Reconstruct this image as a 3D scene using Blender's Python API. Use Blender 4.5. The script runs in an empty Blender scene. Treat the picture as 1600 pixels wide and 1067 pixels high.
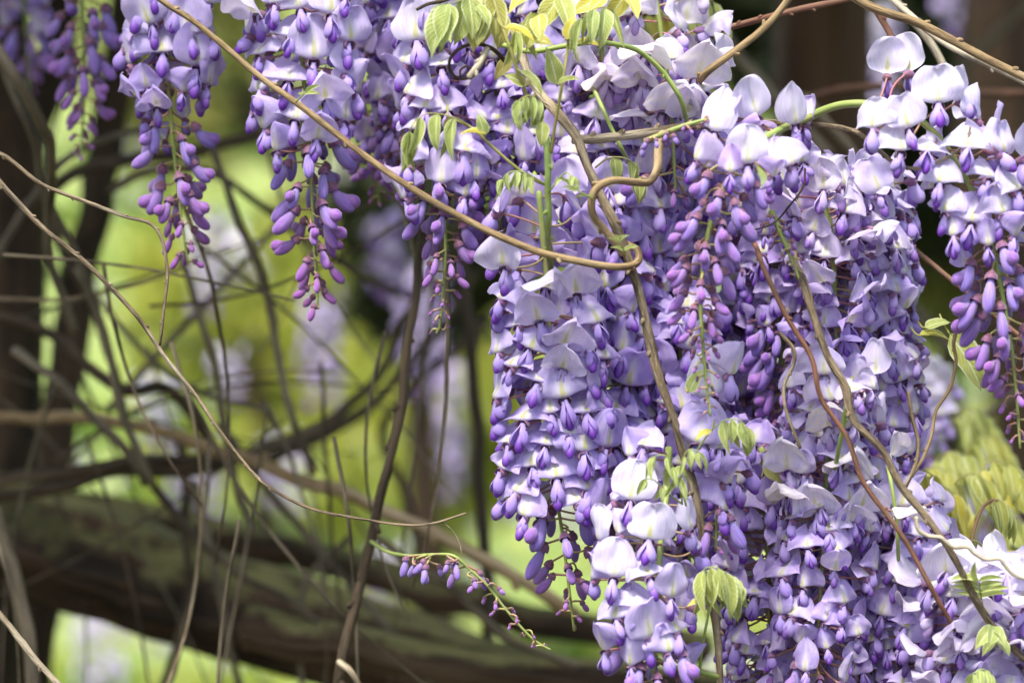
import bpy, math, random
from mathutils import Vector, Matrix, noise
R = math.radians
sc = bpy.context.scene
COL = sc.collection

# ------------------------------------------------------------------ camera, light, exposure
FD, FW = 1.5, 0.48            # focus distance and the width of the frame there (metres)
CAMZ = 1.5
cd = bpy.data.cameras.new('camera'); cam = bpy.data.objects.new('camera', cd); COL.objects.link(cam)
cam.location = (0, -FD, CAMZ); cam.rotation_euler = (R(90), 0, 0)
cd.sensor_width = 36; cd.lens = 36 * FD / FW; cd.sensor_fit = 'HORIZONTAL'
cd.clip_start = 0.02; cd.clip_end = 600
cd.dof.use_dof = True; cd.dof.focus_distance = FD - 0.005; cd.dof.aperture_fstop = 6.2; cd.dof.aperture_blades = 8
sc.camera = cam
SUN_EL, SUN_AZ = 62, 205      # a veiled sun, high and a little left of the camera's back
w = bpy.data.worlds.new('World'); sc.world = w; w.use_nodes = True
nt = w.node_tree; nt.nodes.clear()
sky = nt.nodes.new('ShaderNodeTexSky'); sky.sky_type = 'NISHITA'; sky.sun_disc = False
sky.sun_elevation = R(SUN_EL); sky.sun_rotation = R(SUN_AZ); sky.air_density = 1.0; sky.dust_density = 3.0; sky.ozone_density = 1.0
bg = nt.nodes.new('ShaderNodeBackground'); bg.inputs[1].default_value = 0.074
wo = nt.nodes.new('ShaderNodeOutputWorld'); nt.links.new(sky.outputs[0], bg.inputs[0]); nt.links.new(bg.outputs[0], wo.inputs[0])
sd = bpy.data.lights.new('sun', 'SUN'); sd.energy = 1.5; sd.angle = R(14); sd.color = (1, .95, .86)
sun = bpy.data.objects.new('sun', sd); COL.objects.link(sun)
_d = Vector((math.sin(R(SUN_AZ)) * math.cos(R(SUN_EL)), math.cos(R(SUN_AZ)) * math.cos(R(SUN_EL)), math.sin(R(SUN_EL))))
sun.rotation_euler = _d.to_track_quat('Z', 'Y').to_euler(); sun.location = (3, 6, 8)
sc.view_settings.view_transform = 'Standard'; sc.view_settings.look = 'None'
sc.view_settings.gamma = 1; sc.view_settings.use_curve_mapping = False
sc.view_settings.exposure = 2.12
sc.render.engine = 'CYCLES'
sc.cycles.use_denoising = True
sc.cycles.max_bounces = 8; sc.cycles.diffuse_bounces = 5; sc.cycles.transmission_bounces = 6
sc.cycles.sample_clamp_indirect = 6

# ------------------------------------------------------------------ helpers
rng = random.Random(11)
def P(px, py, y=0.0):                      # a spot of the picture, at its own distance y behind the focus plane
    k = FW * (FD + y) / FD / 1600
    return Vector(((px - 800) * k, y, CAMZ - (py - 533.5) * k))
def mm(px, y=0.0): return px * FW * (FD + y) / FD / 1600
def lerp(a, b, t): return a + (b - a) * t
def sstep(a, b, x):
    t = min(1, max(0, (x - a) / (b - a))); return t * t * (3 - 2 * t)
def mesh(name, vs, fs, mat=None, attr=None, bk=None, smooth=True):
    me = bpy.data.meshes.new(name); me.from_pydata([tuple(v) for v in vs], [], fs)
    if smooth: me.polygons.foreach_set('use_smooth', [True] * len(me.polygons))
    if attr:
        a = me.attributes.new('uvp', 'FLOAT_COLOR', 'POINT'); a.data.foreach_set('color', [c for q in attr for c in (*q, 1.0)[:4]])
    if bk:
        a = me.attributes.new('bk', 'FLOAT_VECTOR', 'POINT'); a.data.foreach_set('vector', [c for q in bk for c in q])
    if mat: me.materials.append(mat)
    me.update(); return me
def link(name, data, parent=None, mat4=None, color=None):
    o = bpy.data.objects.new(name, data); COL.objects.link(o)
    if parent: o.parent = parent
    if mat4 is not None: o.matrix_basis = mat4
    if color: o.color = color
    return o
def tag(o, label=None, cat=None, group=None, kind=None):
    if label: o['label'] = label
    if cat: o['category'] = cat
    if group: o['group'] = group
    if kind: o['kind'] = kind
    return o
def thing(name, loc, label, cat, group=None):
    o = bpy.data.objects.new(name, None); o.empty_display_size = .01; COL.objects.link(o); o.matrix_basis = Matrix.Translation(loc)
    return tag(o, label, cat, group)
def smoothpath(pts, per=8):                # Catmull-Rom through the points
    p = [Vector(q) for q in pts]
    if len(p) == 2: return [p[0].lerp(p[1], i / per) for i in range(per + 1)]
    p = [p[0] * 2 - p[1]] + p + [p[-1] * 2 - p[-2]]; out = []
    for i in range(1, len(p) - 2):
        a, b, c, d = p[i - 1:i + 3]
        for k in range(per):
            t = k / per
            out.append(.5 * ((2 * b) + (c - a) * t + (2 * a - 5 * b + 4 * c - d) * t * t + (3 * b - a - 3 * c + d) * t ** 3))
    out.append(p[-2]); return out
def lens_of(path):
    L = [0]
    for a, b in zip(path, path[1:]): L.append(L[-1] + (b - a).length)
    return L
def along(path, L, f):
    s = f * L[-1]
    for i in range(len(path) - 1):
        if s <= L[i + 1] or i == len(path) - 2:
            t = (s - L[i]) / max(1e-9, L[i + 1] - L[i]); d = (path[i + 1] - path[i]).normalized()
            return path[i].lerp(path[i + 1], t), d
def tube_geo(path, rad, sides=8, knob=0.0, seed=0, ridge=0.0, ridges=7, base=None):
    """vertices, faces, bark coordinates of a tube along path; rad(f) gives the radius"""
    L = lens_of(path); n = len(path); vs, fs, bk = [], [], []
    up = Vector((0, 1, .13)).normalized(); d0 = (path[1] - path[0]).normalized()
    x = d0.cross(up); x = (x if x.length > 1e-3 else d0.cross(Vector((1, 0, 0)))).normalized()
    for i, p in enumerate(path):
        d = (path[min(i + 1, n - 1)] - path[max(i - 1, 0)]).normalized()
        x = (x - d * x.dot(d)).normalized(); yv = d.cross(x)
        f = L[i] / L[-1]; r0 = rad(f)
        for k in range(sides):
            a = 2 * math.pi * k / sides
            r = r0
            if knob: r *= 1 + knob * noise.noise(Vector((math.cos(a) * .9 + seed * 7.3, math.sin(a) * .9, L[i] / max(r0, 1e-4) * .22)))
            if ridge: r *= 1 + ridge * (noise.noise(Vector((math.cos(a) * ridges * .3 + seed, math.sin(a) * ridges * .3, L[i] / max(r0, 1e-4) * .12))) + .5 * noise.noise(Vector((math.cos(a) * ridges * .8, math.sin(a) * ridges * .8 + seed, L[i] / max(r0, 1e-4) * .25))))
            vs.append(p + (x * math.cos(a) + yv * math.sin(a)) * r - (base or Vector((0, 0, 0))))
            bk.append((math.cos(a) * r0, math.sin(a) * r0, L[i] * .16 + seed * .37))
    for i in range(n - 1):
        for k in range(sides):
            k2 = (k + 1) % sides
            fs.append((i * sides + k, i * sides + k2, (i + 1) * sides + k2, (i + 1) * sides + k))
    for e, i in ((0, 0), (1, n - 1)):
        c = len(vs); d = (path[1] - path[0]) if e == 0 else (path[-1] - path[-2])
        vs.append(path[i] + d.normalized() * rad(float(e)) * (.5 if e else -.5) - (base or Vector((0, 0, 0)))); bk.append((0, 0, L[i] * .16 + seed * .37))
        for k in range(sides):
            k2 = (k + 1) % sides
            fs.append((c, i * sides + k2, i * sides + k) if e == 0 else (c, i * sides + k, i * sides + k2))
    return vs, fs, bk

# ------------------------------------------------------------------ materials
def newmat(name):
    m = bpy.data.materials.new(name); m.use_nodes = True; t = m.node_tree; t.nodes.clear(); return m, t
class N:                                   # terse node builder
    def __init__(s, t): s.t = t
    def n(s, ty, **kw):
        x = s.t.nodes.new('ShaderNode' + ty)
        for k, v in kw.items():
            if k[0] == 'i' and k[1:].isdigit(): s.put(x, int(k[1:]), v)
            else: setattr(x, k, v)
        return x
    def put(s, x, i, v):
        if hasattr(v, 'is_output'): s.t.links.new(v, x.inputs[i])
        else: x.inputs[i].default_value = v
    def math(s, op, a, b=0.0, clamp=False):
        x = s.n('Math', operation=op, use_clamp=clamp); s.put(x, 0, a); s.put(x, 1, b); return x.outputs[0]
    def mix(s, f, a, b, blend='MIX'):
        x = s.n('Mix', data_type='RGBA', blend_type=blend); s.put(x, 0, f)
        s.put(x, 6, a if hasattr(a, 'is_output') else (*a, 1)); s.put(x, 7, b if hasattr(b, 'is_output') else (*b, 1)); return x.outputs[2]
    def ramp(s, v, a, b, lo=0.0, hi=1.0):   # map range, smooth
        x = s.n('MapRange', interpolation_type='SMOOTHSTEP'); s.put(x, 0, v); s.put(x, 1, a); s.put(x, 2, b); s.put(x, 3, lo); s.put(x, 4, hi); return x.outputs[0]
    def noise(s, vec, scale, detail=3, rough=.55):
        x = s.n('TexNoise'); x.inputs['Scale'].default_value = scale; x.inputs['Detail'].default_value = detail; x.inputs['Roughness'].default_value = rough
        if vec is not None: s.t.links.new(vec, x.inputs['Vector'])
        return x.outputs[0]
    def attr(s, name): return s.n('Attribute', attribute_name=name)
    def sep(s, v):
        x = s.n('SeparateXYZ'); s.put(x, 0, v); return x.outputs
    def comb(s, a, b, c=0.0):
        x = s.n('CombineXYZ'); s.put(x, 0, a); s.put(x, 1, b); s.put(x, 2, c); return x.outputs[0]
    def finish(s, col, rough=.6, spec=.3, trans=0.0, tcol=None, bump=None, bstr=.3, bdist=.001, sheen=0.0):
        p = s.n('BsdfPrincipled'); s.put(p, 'Base Color' if False else 0, col if hasattr(col, 'is_output') else (*col, 1))
        s.put(p, 2, rough) if False else None
        if hasattr(rough, 'is_output'): s.t.links.new(rough, p.inputs['Roughness'])
        else: p.inputs['Roughness'].default_value = rough
        p.inputs['Specular IOR Level'].default_value = spec
        if sheen: p.inputs['Sheen Weight'].default_value = sheen
        out = s.n('OutputMaterial'); sh = p.outputs[0]
        if bump is not None:
            b = s.n('Bump'); b.inputs['Strength'].default_value = bstr; b.inputs['Distance'].default_value = bdist
            s.t.links.new(bump, b.inputs['Height']); s.t.links.new(b.outputs[0], p.inputs['Normal'])
        if trans:
            tr = s.n('BsdfTranslucent'); c = tcol if tcol is not None else col
            s.put(tr, 0, c if hasattr(c, 'is_output') else (*c, 1))
            mx = s.n('MixShader'); s.put(mx, 0, trans); s.t.links.new(sh, mx.inputs[1]); s.t.links.new(tr.outputs[0], mx.inputs[2]); sh = mx.outputs[0]
        s.t.links.new(sh, out.inputs[0])

def petal_mat(name, kind):
    m, t = newmat(name); k = N(t)
    uv = k.sep(k.attr('uvp').outputs['Color']); u, tt = uv[0], uv[1]
    oi = k.n('ObjectInfo'); oc = k.sep(oi.outputs['Color']); pale, hue, old = oc[0], oc[1], oc[2]
    au = k.math('ABSOLUTE', k.math('SUBTRACT', u, .5))
    vein = k.noise(k.comb(k.math('MULTIPLY', u, 16.0), k.math('MULTIPLY', tt, 1.6), k.math('MULTIPLY', oi.outputs['Random'], 50.0)), 1.6, 3)
    blot = k.noise(k.comb(u, tt, k.math('MULTIPLY', oi.outputs['Random'], 77.0)), 3.2, 2)
    if kind == 'banner':
        deep = k.mix(hue, (.45, .35, .80), (.57, .38, .78))
        soft = k.mix(hue, (.64, .54, .905), (.72, .575, .89))
        c = k.mix(k.ramp(blot, .25, .75), deep, soft)
        c = k.mix(k.math('MULTIPLY', k.ramp(tt, .35, 1.0), .35), c, deep)
        c = k.mix(k.math('MULTIPLY', k.ramp(pale, .15, 1), .9), c, (.80, .765, .91))
        c = k.mix(k.math('MULTIPLY', k.ramp(vein, .42, .70), .32), c, deep)
        c = k.mix(k.math('MULTIPLY', k.math('MULTIPLY', k.ramp(au, .03, .008), k.ramp(tt, .95, .4)), .35), c, deep)
        white = k.math('MULTIPLY', k.ramp(k.math('ADD', au, k.math('MULTIPLY', tt, .26)), .30, .12), k.ramp(tt, .02, .12))
        c = k.mix(k.math('MULTIPLY', white, .7), c, (.88, .86, .88))
        yel = k.math('MULTIPLY', k.math('MULTIPLY', k.ramp(k.math('ADD', au, k.math('MULTIPLY', tt, .13)), .105, .045), k.ramp(tt, .60, .34)), k.ramp(tt, .05, .16))
        c = k.mix(k.math('MULTIPLY', k.math('MULTIPLY', yel, .8), k.ramp(vein, .25, .5)), c, (.66, .66, .16))
        c = k.mix(k.math('MULTIPLY', old, k.ramp(blot, .3, .65)), c, (.86, .83, .74))
        edge = k.math('MULTIPLY', k.math('MULTIPLY', k.ramp(au, .42, .5), old), .5)
        c = k.mix(edge, c, (.62, .50, .34))
        k.finish(c, .58, .16, .40, c, vein, .5, .0008, .15)
    elif kind == 'wing':
        c = k.mix(k.ramp(tt, .05, .75), (.52, .42, .81), (.27, .17, .57))
        c = k.mix(k.ramp(tt, .62, 1.0), c, (.22, .105, .50))
        c = k.mix(k.math('MULTIPLY', hue, .6), c, (.42, .22, .66))
        c = k.mix(k.math('MULTIPLY', pale, .6), c, (.62, .52, .88))
        c = k.mix(k.math('MULTIPLY', old, .75), c, (.78, .70, .80))
        c = k.mix(k.math('MULTIPLY', k.ramp(vein, .4, .7), .35), c, (.46, .37, .80))
        k.finish(c, .62, .14, .28, c, vein, .35, .0006, .15)
    elif kind == 'keel':
        c = k.mix(k.ramp(tt, .2, .9), (.42, .28, .70), (.16, .04, .40))
        c = k.mix(k.math('MULTIPLY', old, .6), c, (.60, .48, .62))
        k.finish(c, .5, .3, .2, c)
    elif kind == 'bud':
        big = k.mix(k.ramp(tt, .1, .95), (.36, .30, .67), (.205, .14, .51))
        small = k.mix(k.ramp(tt, .0, .8), (.26, .11, .22), (.27, .06, .34))
        c = k.mix(pale, small, big)
        c = k.mix(k.math('MULTIPLY', hue, .5), c, (.34, .10, .40))
        c = k.mix(k.math('MULTIPLY', k.ramp(blot, .45, .75), .45), c, (.37, .17, .46))
        c = k.mix(k.math('MULTIPLY', k.ramp(vein, .4, .7), .45), c, k.mix(pale, (.50, .26, .56), (.42, .35, .70)))
        k.finish(c, .65, .15, .15, c, vein, .4, .0007, .4)
    elif kind == 'calyx':
        c = k.mix(k.ramp(tt, .1, 1), (.17, .065, .085), (.19, .075, .19))
        c = k.mix(k.ramp(blot, .4, .7), c, (.26, .13, .18))
        c = k.mix(k.math('MULTIPLY', old, .6), c, (.34, .22, .50))
        k.finish(c, .6, .25, .1, c, blot, .3, .0004, .3)
    elif kind == 'pedicel':
        c = k.mix(hue, (.36, .34, .13), (.36, .14, .16))
        k.finish(c, .55, .3)
    return m
M = {k: petal_mat('petal_' + k, k) for k in ('banner', 'wing', 'keel', 'bud', 'calyx', 'pedicel')}

def stalk_mat(name, a, b):
    m, t = newmat(name); k = N(t); v = k.attr('bk').outputs['Vector']
    n1 = k.noise(v, 900, 3); n2 = k.noise(v, 120, 2)
    c = k.mix(k.ramp(n1, .35, .7), a, b); c = k.mix(k.math('MULTIPLY', k.ramp(n2, .5, .75), .4), c, (.30, .16, .12))
    k.finish(c, .5, .35, 0, None, n1, .3, .0003); return m
M['stalk'] = stalk_mat('green_stalk', (.22, .30, .07), (.32, .38, .12))
M['shoot'] = stalk_mat('bright_green_shoot', (.22, .31, .07), (.34, .42, .12))
M['olive'] = stalk_mat('olive_shoot', (.26, .26, .07), (.36, .33, .12))

def bark(name, dark, mid, light, sc1=260, bstr=.6, moss=0.0, spec=.25):
    m, t = newmat(name); k = N(t); v = k.attr('bk').outputs['Vector']
    n1 = k.noise(v, sc1, 5, .65); n2 = k.noise(v, sc1 * .22, 3); n3 = k.noise(v, sc1 * 3.2, 2)
    c = k.mix(k.ramp(n1, .36, .58), dark, mid); c = k.mix(k.ramp(n2, .48, .7), c, light)
    c = k.mix(k.math('MULTIPLY', k.ramp(n3, .60, .70), .5), c, light)
    if moss:
        g = k.n('NewGeometry'); nz = k.sep(g.outputs['Normal'])[2]
        mo = k.noise(k.n('NewGeometry').outputs['Position'], 22, 4, .7)
        f = k.ramp(k.math('ADD', nz, k.math('MULTIPLY', k.math('SUBTRACT', mo, .5), 2.6)), .25, .8, 0, moss)
        c = k.mix(f, c, k.mix(k.ramp(n1, .3, .7), (.07, .07, .025), (.25, .235, .09)))
    b = k.math('ADD', n1, k.math('MULTIPLY', n3, .4))
    k.finish(c, .75, spec, 0, None, b, bstr, 4.0 / sc1 * .18); return m
M['tan'] = bark('tan_vine_bark', (.15, .10, .05), (.29, .205, .10), (.42, .33, .20), 420)
M['grey'] = bark('grey_brown_bark', (.075, .055, .034), (.22, .165, .10), (.48, .41, .29), 300, 1)
M['pale'] = bark('pale_smooth_bark', (.26, .22, .15), (.42, .37, .27), (.58, .53, .42), 420, .4)
M['red'] = bark('reddish_shoot_bark', (.12, .055, .035), (.22, .105, .065), (.30, .20, .13), 420, .4)
M['brown'] = bark('dark_brown_bark', (.028, .02, .012), (.07, .05, .03), (.15, .11, .068), 220, .7)
M['dim'] = bark('weathered_branch_bark', (.05, .04, .026), (.13, .105, .068), (.25, .21, .145), 160, .6)
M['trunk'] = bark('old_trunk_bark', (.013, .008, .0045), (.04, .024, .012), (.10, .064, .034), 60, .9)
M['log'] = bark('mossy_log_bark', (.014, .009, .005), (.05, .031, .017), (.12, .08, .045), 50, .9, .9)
M['post'] = bark('post_wood', (.02, .015, .01), (.05, .037, .024), (.09, .07, .045), 120, .6)
M['redwood'] = bark('red_brown_trunk_bark', (.035, .020, .012), (.085, .042, .024), (.12, .075, .045), 45, .8)

def leaf_mat(name, a, b, edge, trans=.4, back=None):
    m, t = newmat(name); k = N(t); uv = k.sep(k.attr('uvp').outputs['Color']); u, tt = uv[0], uv[1]
    oi = k.n('ObjectInfo'); oc = k.sep(oi.outputs['Color'])
    au = k.math('ABSOLUTE', k.math('SUBTRACT', u, .5))
    vw = k.n('TexWave', wave_type='BANDS', bands_direction='X'); k.put(vw, 0, k.comb(k.math('SUBTRACT', tt, k.math('MULTIPLY', au, .55)), 0)); vw.inputs['Scale'].default_value = 3.2; vw.inputs['Distortion'].default_value = .4
    n = k.noise(k.comb(u, tt, k.math('MULTIPLY', oi.outputs['Random'], 30.0)), 5, 3)
    c = k.mix(k.ramp(n, .3, .7), a, b)
    c = k.mix(oc[0], c, (.72, .60, .05)); c = k.mix(oc[1], c, (.30, .22, .05))
    c = k.mix(k.math('MULTIPLY', k.ramp(vw.outputs[0], .8, 1.0), .35), c, edge)
    c = k.mix(k.math('MULTIPLY', k.ramp(au, .40, .48), .9), c, edge)
    c = k.mix(k.math('MULTIPLY', k.ramp(au, .05, .02), .8), c, edge)
    k.finish(c, .5, .3, trans, k.mix(.5, c, (.60, .66, .08), 'MULTIPLY') if False else c, vw.outputs[0], .2, .0006, .2); return m
M['leaf'] = leaf_mat('young_leaf', (.30, .39, .085), (.42, .50, .15), (.74, .80, .48))
M['leaf_dark'] = leaf_mat('olive_leaf', (.22, .25, .055), (.32, .33, .09), (.42, .44, .18))
def plain_leaf(name, a, b, trans=.35, scale=3.0, c3=None):
    m, t = newmat(name); k = N(t); n = k.noise(k.n('NewGeometry').outputs['Position'], scale, 3); r = k.noise(k.n('NewGeometry').outputs['Position'], 40, 1)
    c = k.mix(k.ramp(n, .35, .65), a, b)
    if c3: c = k.mix(k.ramp(r, .55, .62), c, c3)
    k.finish(c, .6, .25, trans, c); return m

# ------------------------------------------------------------------ flower pieces (shared meshes)
def banner_mesh(nm, W=.0115, Ln=.0182, p0=25, p1=125, p2=15, cs=.25, dr=.35, notch=.1, ruf=.11, seed=0, asym=0.0):
    nu, n = 16, 14; vs, fs, at = [], [], []
    r = random.Random(seed); ph = [r.uniform(0, 6.28) for _ in range(4)]; tw = r.uniform(-.25, .25); no = Vector((seed * 3.7, 1.3, 8.1))
    mid, dirs, pos = [], [], Vector((0, -.0038, .0012)); last = 0
    ts = [(1 - math.cos(math.pi * j / n)) / 2 for j in range(n + 1)]
    for t in ts:
        steps = 6
        for q in range(steps):
            tq = last + (t - last) * (q + .5) / steps
            phi = R(p0 + (p1 - p0) * sstep(-.02, .17, tq) + p2 * tq)
            pos = pos + Vector((0, -math.cos(phi), math.sin(phi))) * (Ln * (t - last) / steps)
        phi = R(p0 + (p1 - p0) * sstep(-.02, .17, t) + p2 * t)
        mid.append(pos.copy()); dirs.append((Vector((0, -math.cos(phi), math.sin(phi))), Vector((0, -math.sin(phi), -math.cos(phi))))); last = t
    for j, t in enumerate(ts):
        d, nrm = dirs[j]; wd = W * max(.11 * (1 - t), max(0, 1 - abs(2 * t ** .84 - 1) ** 2.15) ** .5)
        for i in range(nu + 1):
            u = -1 + 2 * i / nu
            x = wd * u * (1 + asym * u)
            down = dr * wd * u * u * sstep(.08, .6, t) + notch * Ln * math.exp(-(x / W / .26) ** 2) * sstep(.55, 1, t)
            back = cs * wd * abs(u) ** (1.8 if cs > 0 else 2.4)
            z = ruf * W * abs(u) ** 1.5 * (math.sin(4.3 * t + ph[0] + (1.7 if u > 0 else 0)) + .6 * math.sin(9 * t + ph[1] + u * 2)) * sstep(.1, .5, t) + ruf * .5 * W * t ** 3 * math.sin(5 * u + ph[2])
            z += W * (.16 * noise.noise(Vector((u * 1.3, t * 1.6, 0)) + no) + .05 * noise.noise(Vector((u * 4, t * 4, 3)) + no)) * sstep(.12, .45, t) + tw * W * u * t * t
            x *= 1 + .05 * noise.noise(Vector((t * 5, (2 if u > 0 else -2), 6)) + no); down += .035 * Ln * noise.noise(Vector((u * 3, 9, 2)) + no) * t ** 3
            keel_ = -.0007 * math.exp(-(u / .12) ** 2) * sstep(.15, .4, t) + .0006 * math.exp(-((abs(u) - .16) / .08) ** 2) * math.exp(-((t - .2) / .1) ** 2)
            vs.append(mid[j] + Vector((x, 0, 0)) - d * down - nrm * back + nrm * (z + keel_)); at.append((i / nu, t, 0))
    for j in range(n):
        for i in range(nu): a = j * (nu + 1) + i; fs.append((a, a + 1, a + nu + 2, a + nu + 1))
    return mesh(nm, vs, fs, M['banner'], at)
BV = {
 'std':    [dict(p1=118, cs=.30, dr=.42, seed=1), dict(p1=128, cs=.22, dr=.5, seed=2, asym=.06), dict(p1=112, cs=.35, dr=.3, seed=3, asym=-.06)],
 'up':     [dict(W=.0110, Ln=.0202, p0=30, p1=90, p2=6, cs=.16, dr=.12, notch=.15, seed=4), dict(W=.0106, Ln=.0202, p0=30, p1=84, p2=12, cs=.28, dr=.05, notch=.05, seed=5, asym=.05)],
 'hood':   [dict(p0=25, p1=72, p2=5, cs=-.32, dr=.3, notch=.06, seed=6, Ln=.0165), dict(p0=20, p1=58, p2=-5, cs=-.45, dr=.25, notch=0, ruf=.12, seed=7, Ln=.017), dict(p0=25, p1=80, p2=-25, cs=-.3, dr=.3, ruf=.15, seed=17, Ln=.0175, notch=.04)],
 'wide':   [dict(W=.0120, Ln=.0168, p1=138, cs=.24, dr=.50, notch=.02, seed=8), dict(W=.0116, Ln=.0165, p1=145, p2=5, cs=.15, dr=.42, notch=.08, seed=9)],
 'reflex': [dict(p1=160, p2=10, cs=.2, dr=.35, seed=10), dict(p1=152, p2=25, cs=.35, dr=.3, seed=11)],
 'fold':   [dict(W=.0105, p1=75, p2=10, cs=.95, dr=.2, notch=.02, seed=12, ruf=.05), dict(W=.010, p1=95, p2=10, cs=1.1, dr=.1, notch=0, seed=13, ruf=.05)],
 'point':  [dict(W=.0086, Ln=.0222, p1=92, p2=6, cs=.45, dr=.0, notch=-.08, seed=14, ruf=.05)],
 'wilt':   [dict(p0=10, p1=55, p2=-70, cs=-.5, dr=.2, notch=0, ruf=.26, seed=15, Ln=.0165), dict(p0=20, p1=85, p2=-80, cs=-.45, dr=.2, ruf=.28, seed=16, Ln=.016, notch=.1)],
}
BM = {}
for _k, _v in BV.items():                  # three individuals of every form
    BM[_k] = []
    for _d in _v:
        for _q in range(3):
            _r = random.Random(_d['seed'] * 9 + _q); _e = dict(_d)
            _e['p1'] = _e.get('p1', 110) + _r.uniform(-9, 9); _e['p2'] = _e.get('p2', 15) + _r.uniform(-12, 12); _e['W'] = _e.get('W', .0115) * _r.uniform(.99, 1.13); _e['Ln'] = _e.get('Ln', .0182) * _r.uniform(1.0, 1.12)
            _e['asym'] = _e.get('asym', 0) + _r.uniform(-.09, .09); _e['ruf'] = _e.get('ruf', .10) * _r.uniform(.8, 1.7); _e['cs'] = _e.get('cs', .25) + _r.uniform(-.1, .1); _e['seed'] = _d['seed'] * 9 + _q
            BM[_k].append(banner_mesh('banner_petal', **_e))

def wing_mesh(nm, side, ps=84, curl=18, Ln=.0126, HW=.0032, HH=.0041, over=0, splay=.0012, seed=0):
    na, nb = 9, 7; vs, fs, at = [], [], []; pos = Vector((0, -.0042, .0012)); ts = [(1 - math.cos(math.pi * j / na)) / 2 for j in range(na + 1)]; last = 0
    for j, a in enumerate(ts):
        psi = R(ps - curl * a); d = Vector((0, -math.cos(psi), -math.sin(psi))); nrm = Vector((0, -math.sin(psi), math.cos(psi)))
        pos = pos + d * Ln * (a - last); last = a
        s = (.50 + .50 * sstep(0, .62, a)) * max(0, 1 - max(0, (a - .58) / .42) ** 2.3) ** .5
        top = 84 + (34 if over == side else -4 if over else 0)
        for i in range(nb + 1):
            b = i / nb; th = R(lerp(top, -78, b))
            x = (HW * math.cos(th) * (1 - .15 * abs(math.sin(th)))) * s + splay * a * a + .0005 * noise.noise(Vector((a * 3, b * 3, seed * 5 + side))) * a
            vs.append(pos + Vector((side * x, 0, 0)) + nrm * (HH * math.sin(th) * s + (.0003 if over == side else 0) * (1 - b))); at.append((b, a, 0))
    for j in range(na):
        for i in range(nb): q = j * (nb + 1) + i; fs.append((q, q + 1, q + nb + 2, q + nb + 1) if side > 0 else (q + 1, q, q + nb + 1, q + nb + 2))
    return mesh(nm, vs, fs, M['wing'], at)
WV = [dict(over=1), dict(ps=72, curl=18, splay=.0016), dict(ps=94, curl=30, over=-1), dict(ps=84, curl=26, Ln=.0136, HW=.0035, over=1, HH=.0044, seed=2), dict(ps=92, curl=8, over=-1, Ln=.0118, splay=.002, seed=3), dict(ps=66, curl=14, Ln=.0125, splay=.002, seed=4)]
WM = [(wing_mesh('wing_petal', 1, **d), wing_mesh('wing_petal', -1, **d)) for d in WV]
def club(nm, mat, Ln, rx, ry, curve=0.25, n=9, sides=9, start=Vector((0, 0, 0)), ang=0, prof=None):
    """a pod along -Z that bends towards -Y"""
    vs, fs, at = [], [], []; pos = start.copy(); ts = [(1 - math.cos(math.pi * j / n)) / 2 for j in range(n + 1)]; last = 0
    for j, a in enumerate(ts):
        psi = R(ang) + curve * a; d = Vector((0, -math.sin(psi), -math.cos(psi))); nr = Vector((0, -math.cos(psi), math.sin(psi)))
        pos = pos + d * Ln * (a - last); last = a
        s = prof(a) if prof else (.34 + .66 * sstep(0, .6, a)) * max(0, 1 - max(0, (a - .6) / .4) ** 2.4) ** .5
        for i in range(sides):
            th = 2 * math.pi * i / sides; vs.append(pos + Vector((math.cos(th) * rx * s, 0, 0)) + nr * (math.sin(th) * ry * s)); at.append((i / sides, a, 0))
    for j in range(n):
        for i in range(sides): i2 = (i + 1) % sides; fs.append((j * sides + i, (j + 1) * sides + i, (j + 1) * sides + i2, j * sides + i2))
    return mesh(nm, vs, fs, mat, at)
KEEL = club('keel_petal', M['keel'], .0118, .0023, .0027, .35, 7, 8, Vector((0, -.0034, -.0006)), 12)
BUD = [club('bud', M['bud'], .0180, .0026, .0036, .35), club('bud', M['bud'], .0168, .0026, .0034, .6), club('bud', M['bud'], .0188, .0027, .0033, .12)]
TINY = club('bud', M['bud'], .0130, .0027, .0030, .25)
LOBE = club('keel_petal', M['bud'], .0100, .0026, .0034, .55, 8, 8, Vector((0, -.0030, -.0062)), 22)
cyp = lambda a: .35 + .65 * sstep(0, .55, a) + .06 * a
CAP = club('calyx', M['calyx'], .0048, .0024, .0027, .08, 5, 9, Vector((0, 0, .0012)), 0, cyp)
def calyx_mesh():
    vs, fs, at = [], [], []; sides = 10; n = 5
    for j in range(n + 1):
        a = j / n; r = .0029 * (.34 + .66 * sstep(0, .6, a))
        for i in range(sides):
            th = 2 * math.pi * i / sides; tooth = (.0012 * (i % 2)) if j == n else 0
            vs.append(Vector((math.cos(th) * r, -.0052 * a - tooth + .0004, math.sin(th) * r * .9 - .0004 * a))); at.append((i / sides, a, 0))
    for j in range(n):
        for i in range(sides): i2 = (i + 1) % sides; fs.append((j * sides + i, j * sides + i2, (j + 1) * sides + i2, (j + 1) * sides + i))
    c = len(vs); vs.append(Vector((0, .001, 0))); at.append((0, 0, 0))
    for i in range(sides): fs.append((c, (i + 1) % sides, i))
    return mesh('flower', vs, fs, M['calyx'], at)
CALYX = calyx_mesh()
def ped_mesh(bow):
    path = [Vector((math.sin(math.pi * f) * bow, 0, f)) for f in [i / 6 for i in range(7)]]
    vs, fs = [], []
    for p in path:
        for i in range(5): th = i * 2 * math.pi / 5; vs.append(p + Vector((math.cos(th) * .00055, math.sin(th) * .00055, 0)))
    for j in range(6):
        for i in range(5): i2 = (i + 1) % 5; fs.append((j * 5 + i, j * 5 + i2, (j + 1) * 5 + i2, (j + 1) * 5 + i))
    return mesh('pedicel', vs, fs, M['pedicel'])
PED = [ped_mesh(.0012), ped_mesh(.0026), ped_mesh(.0004)]
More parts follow.
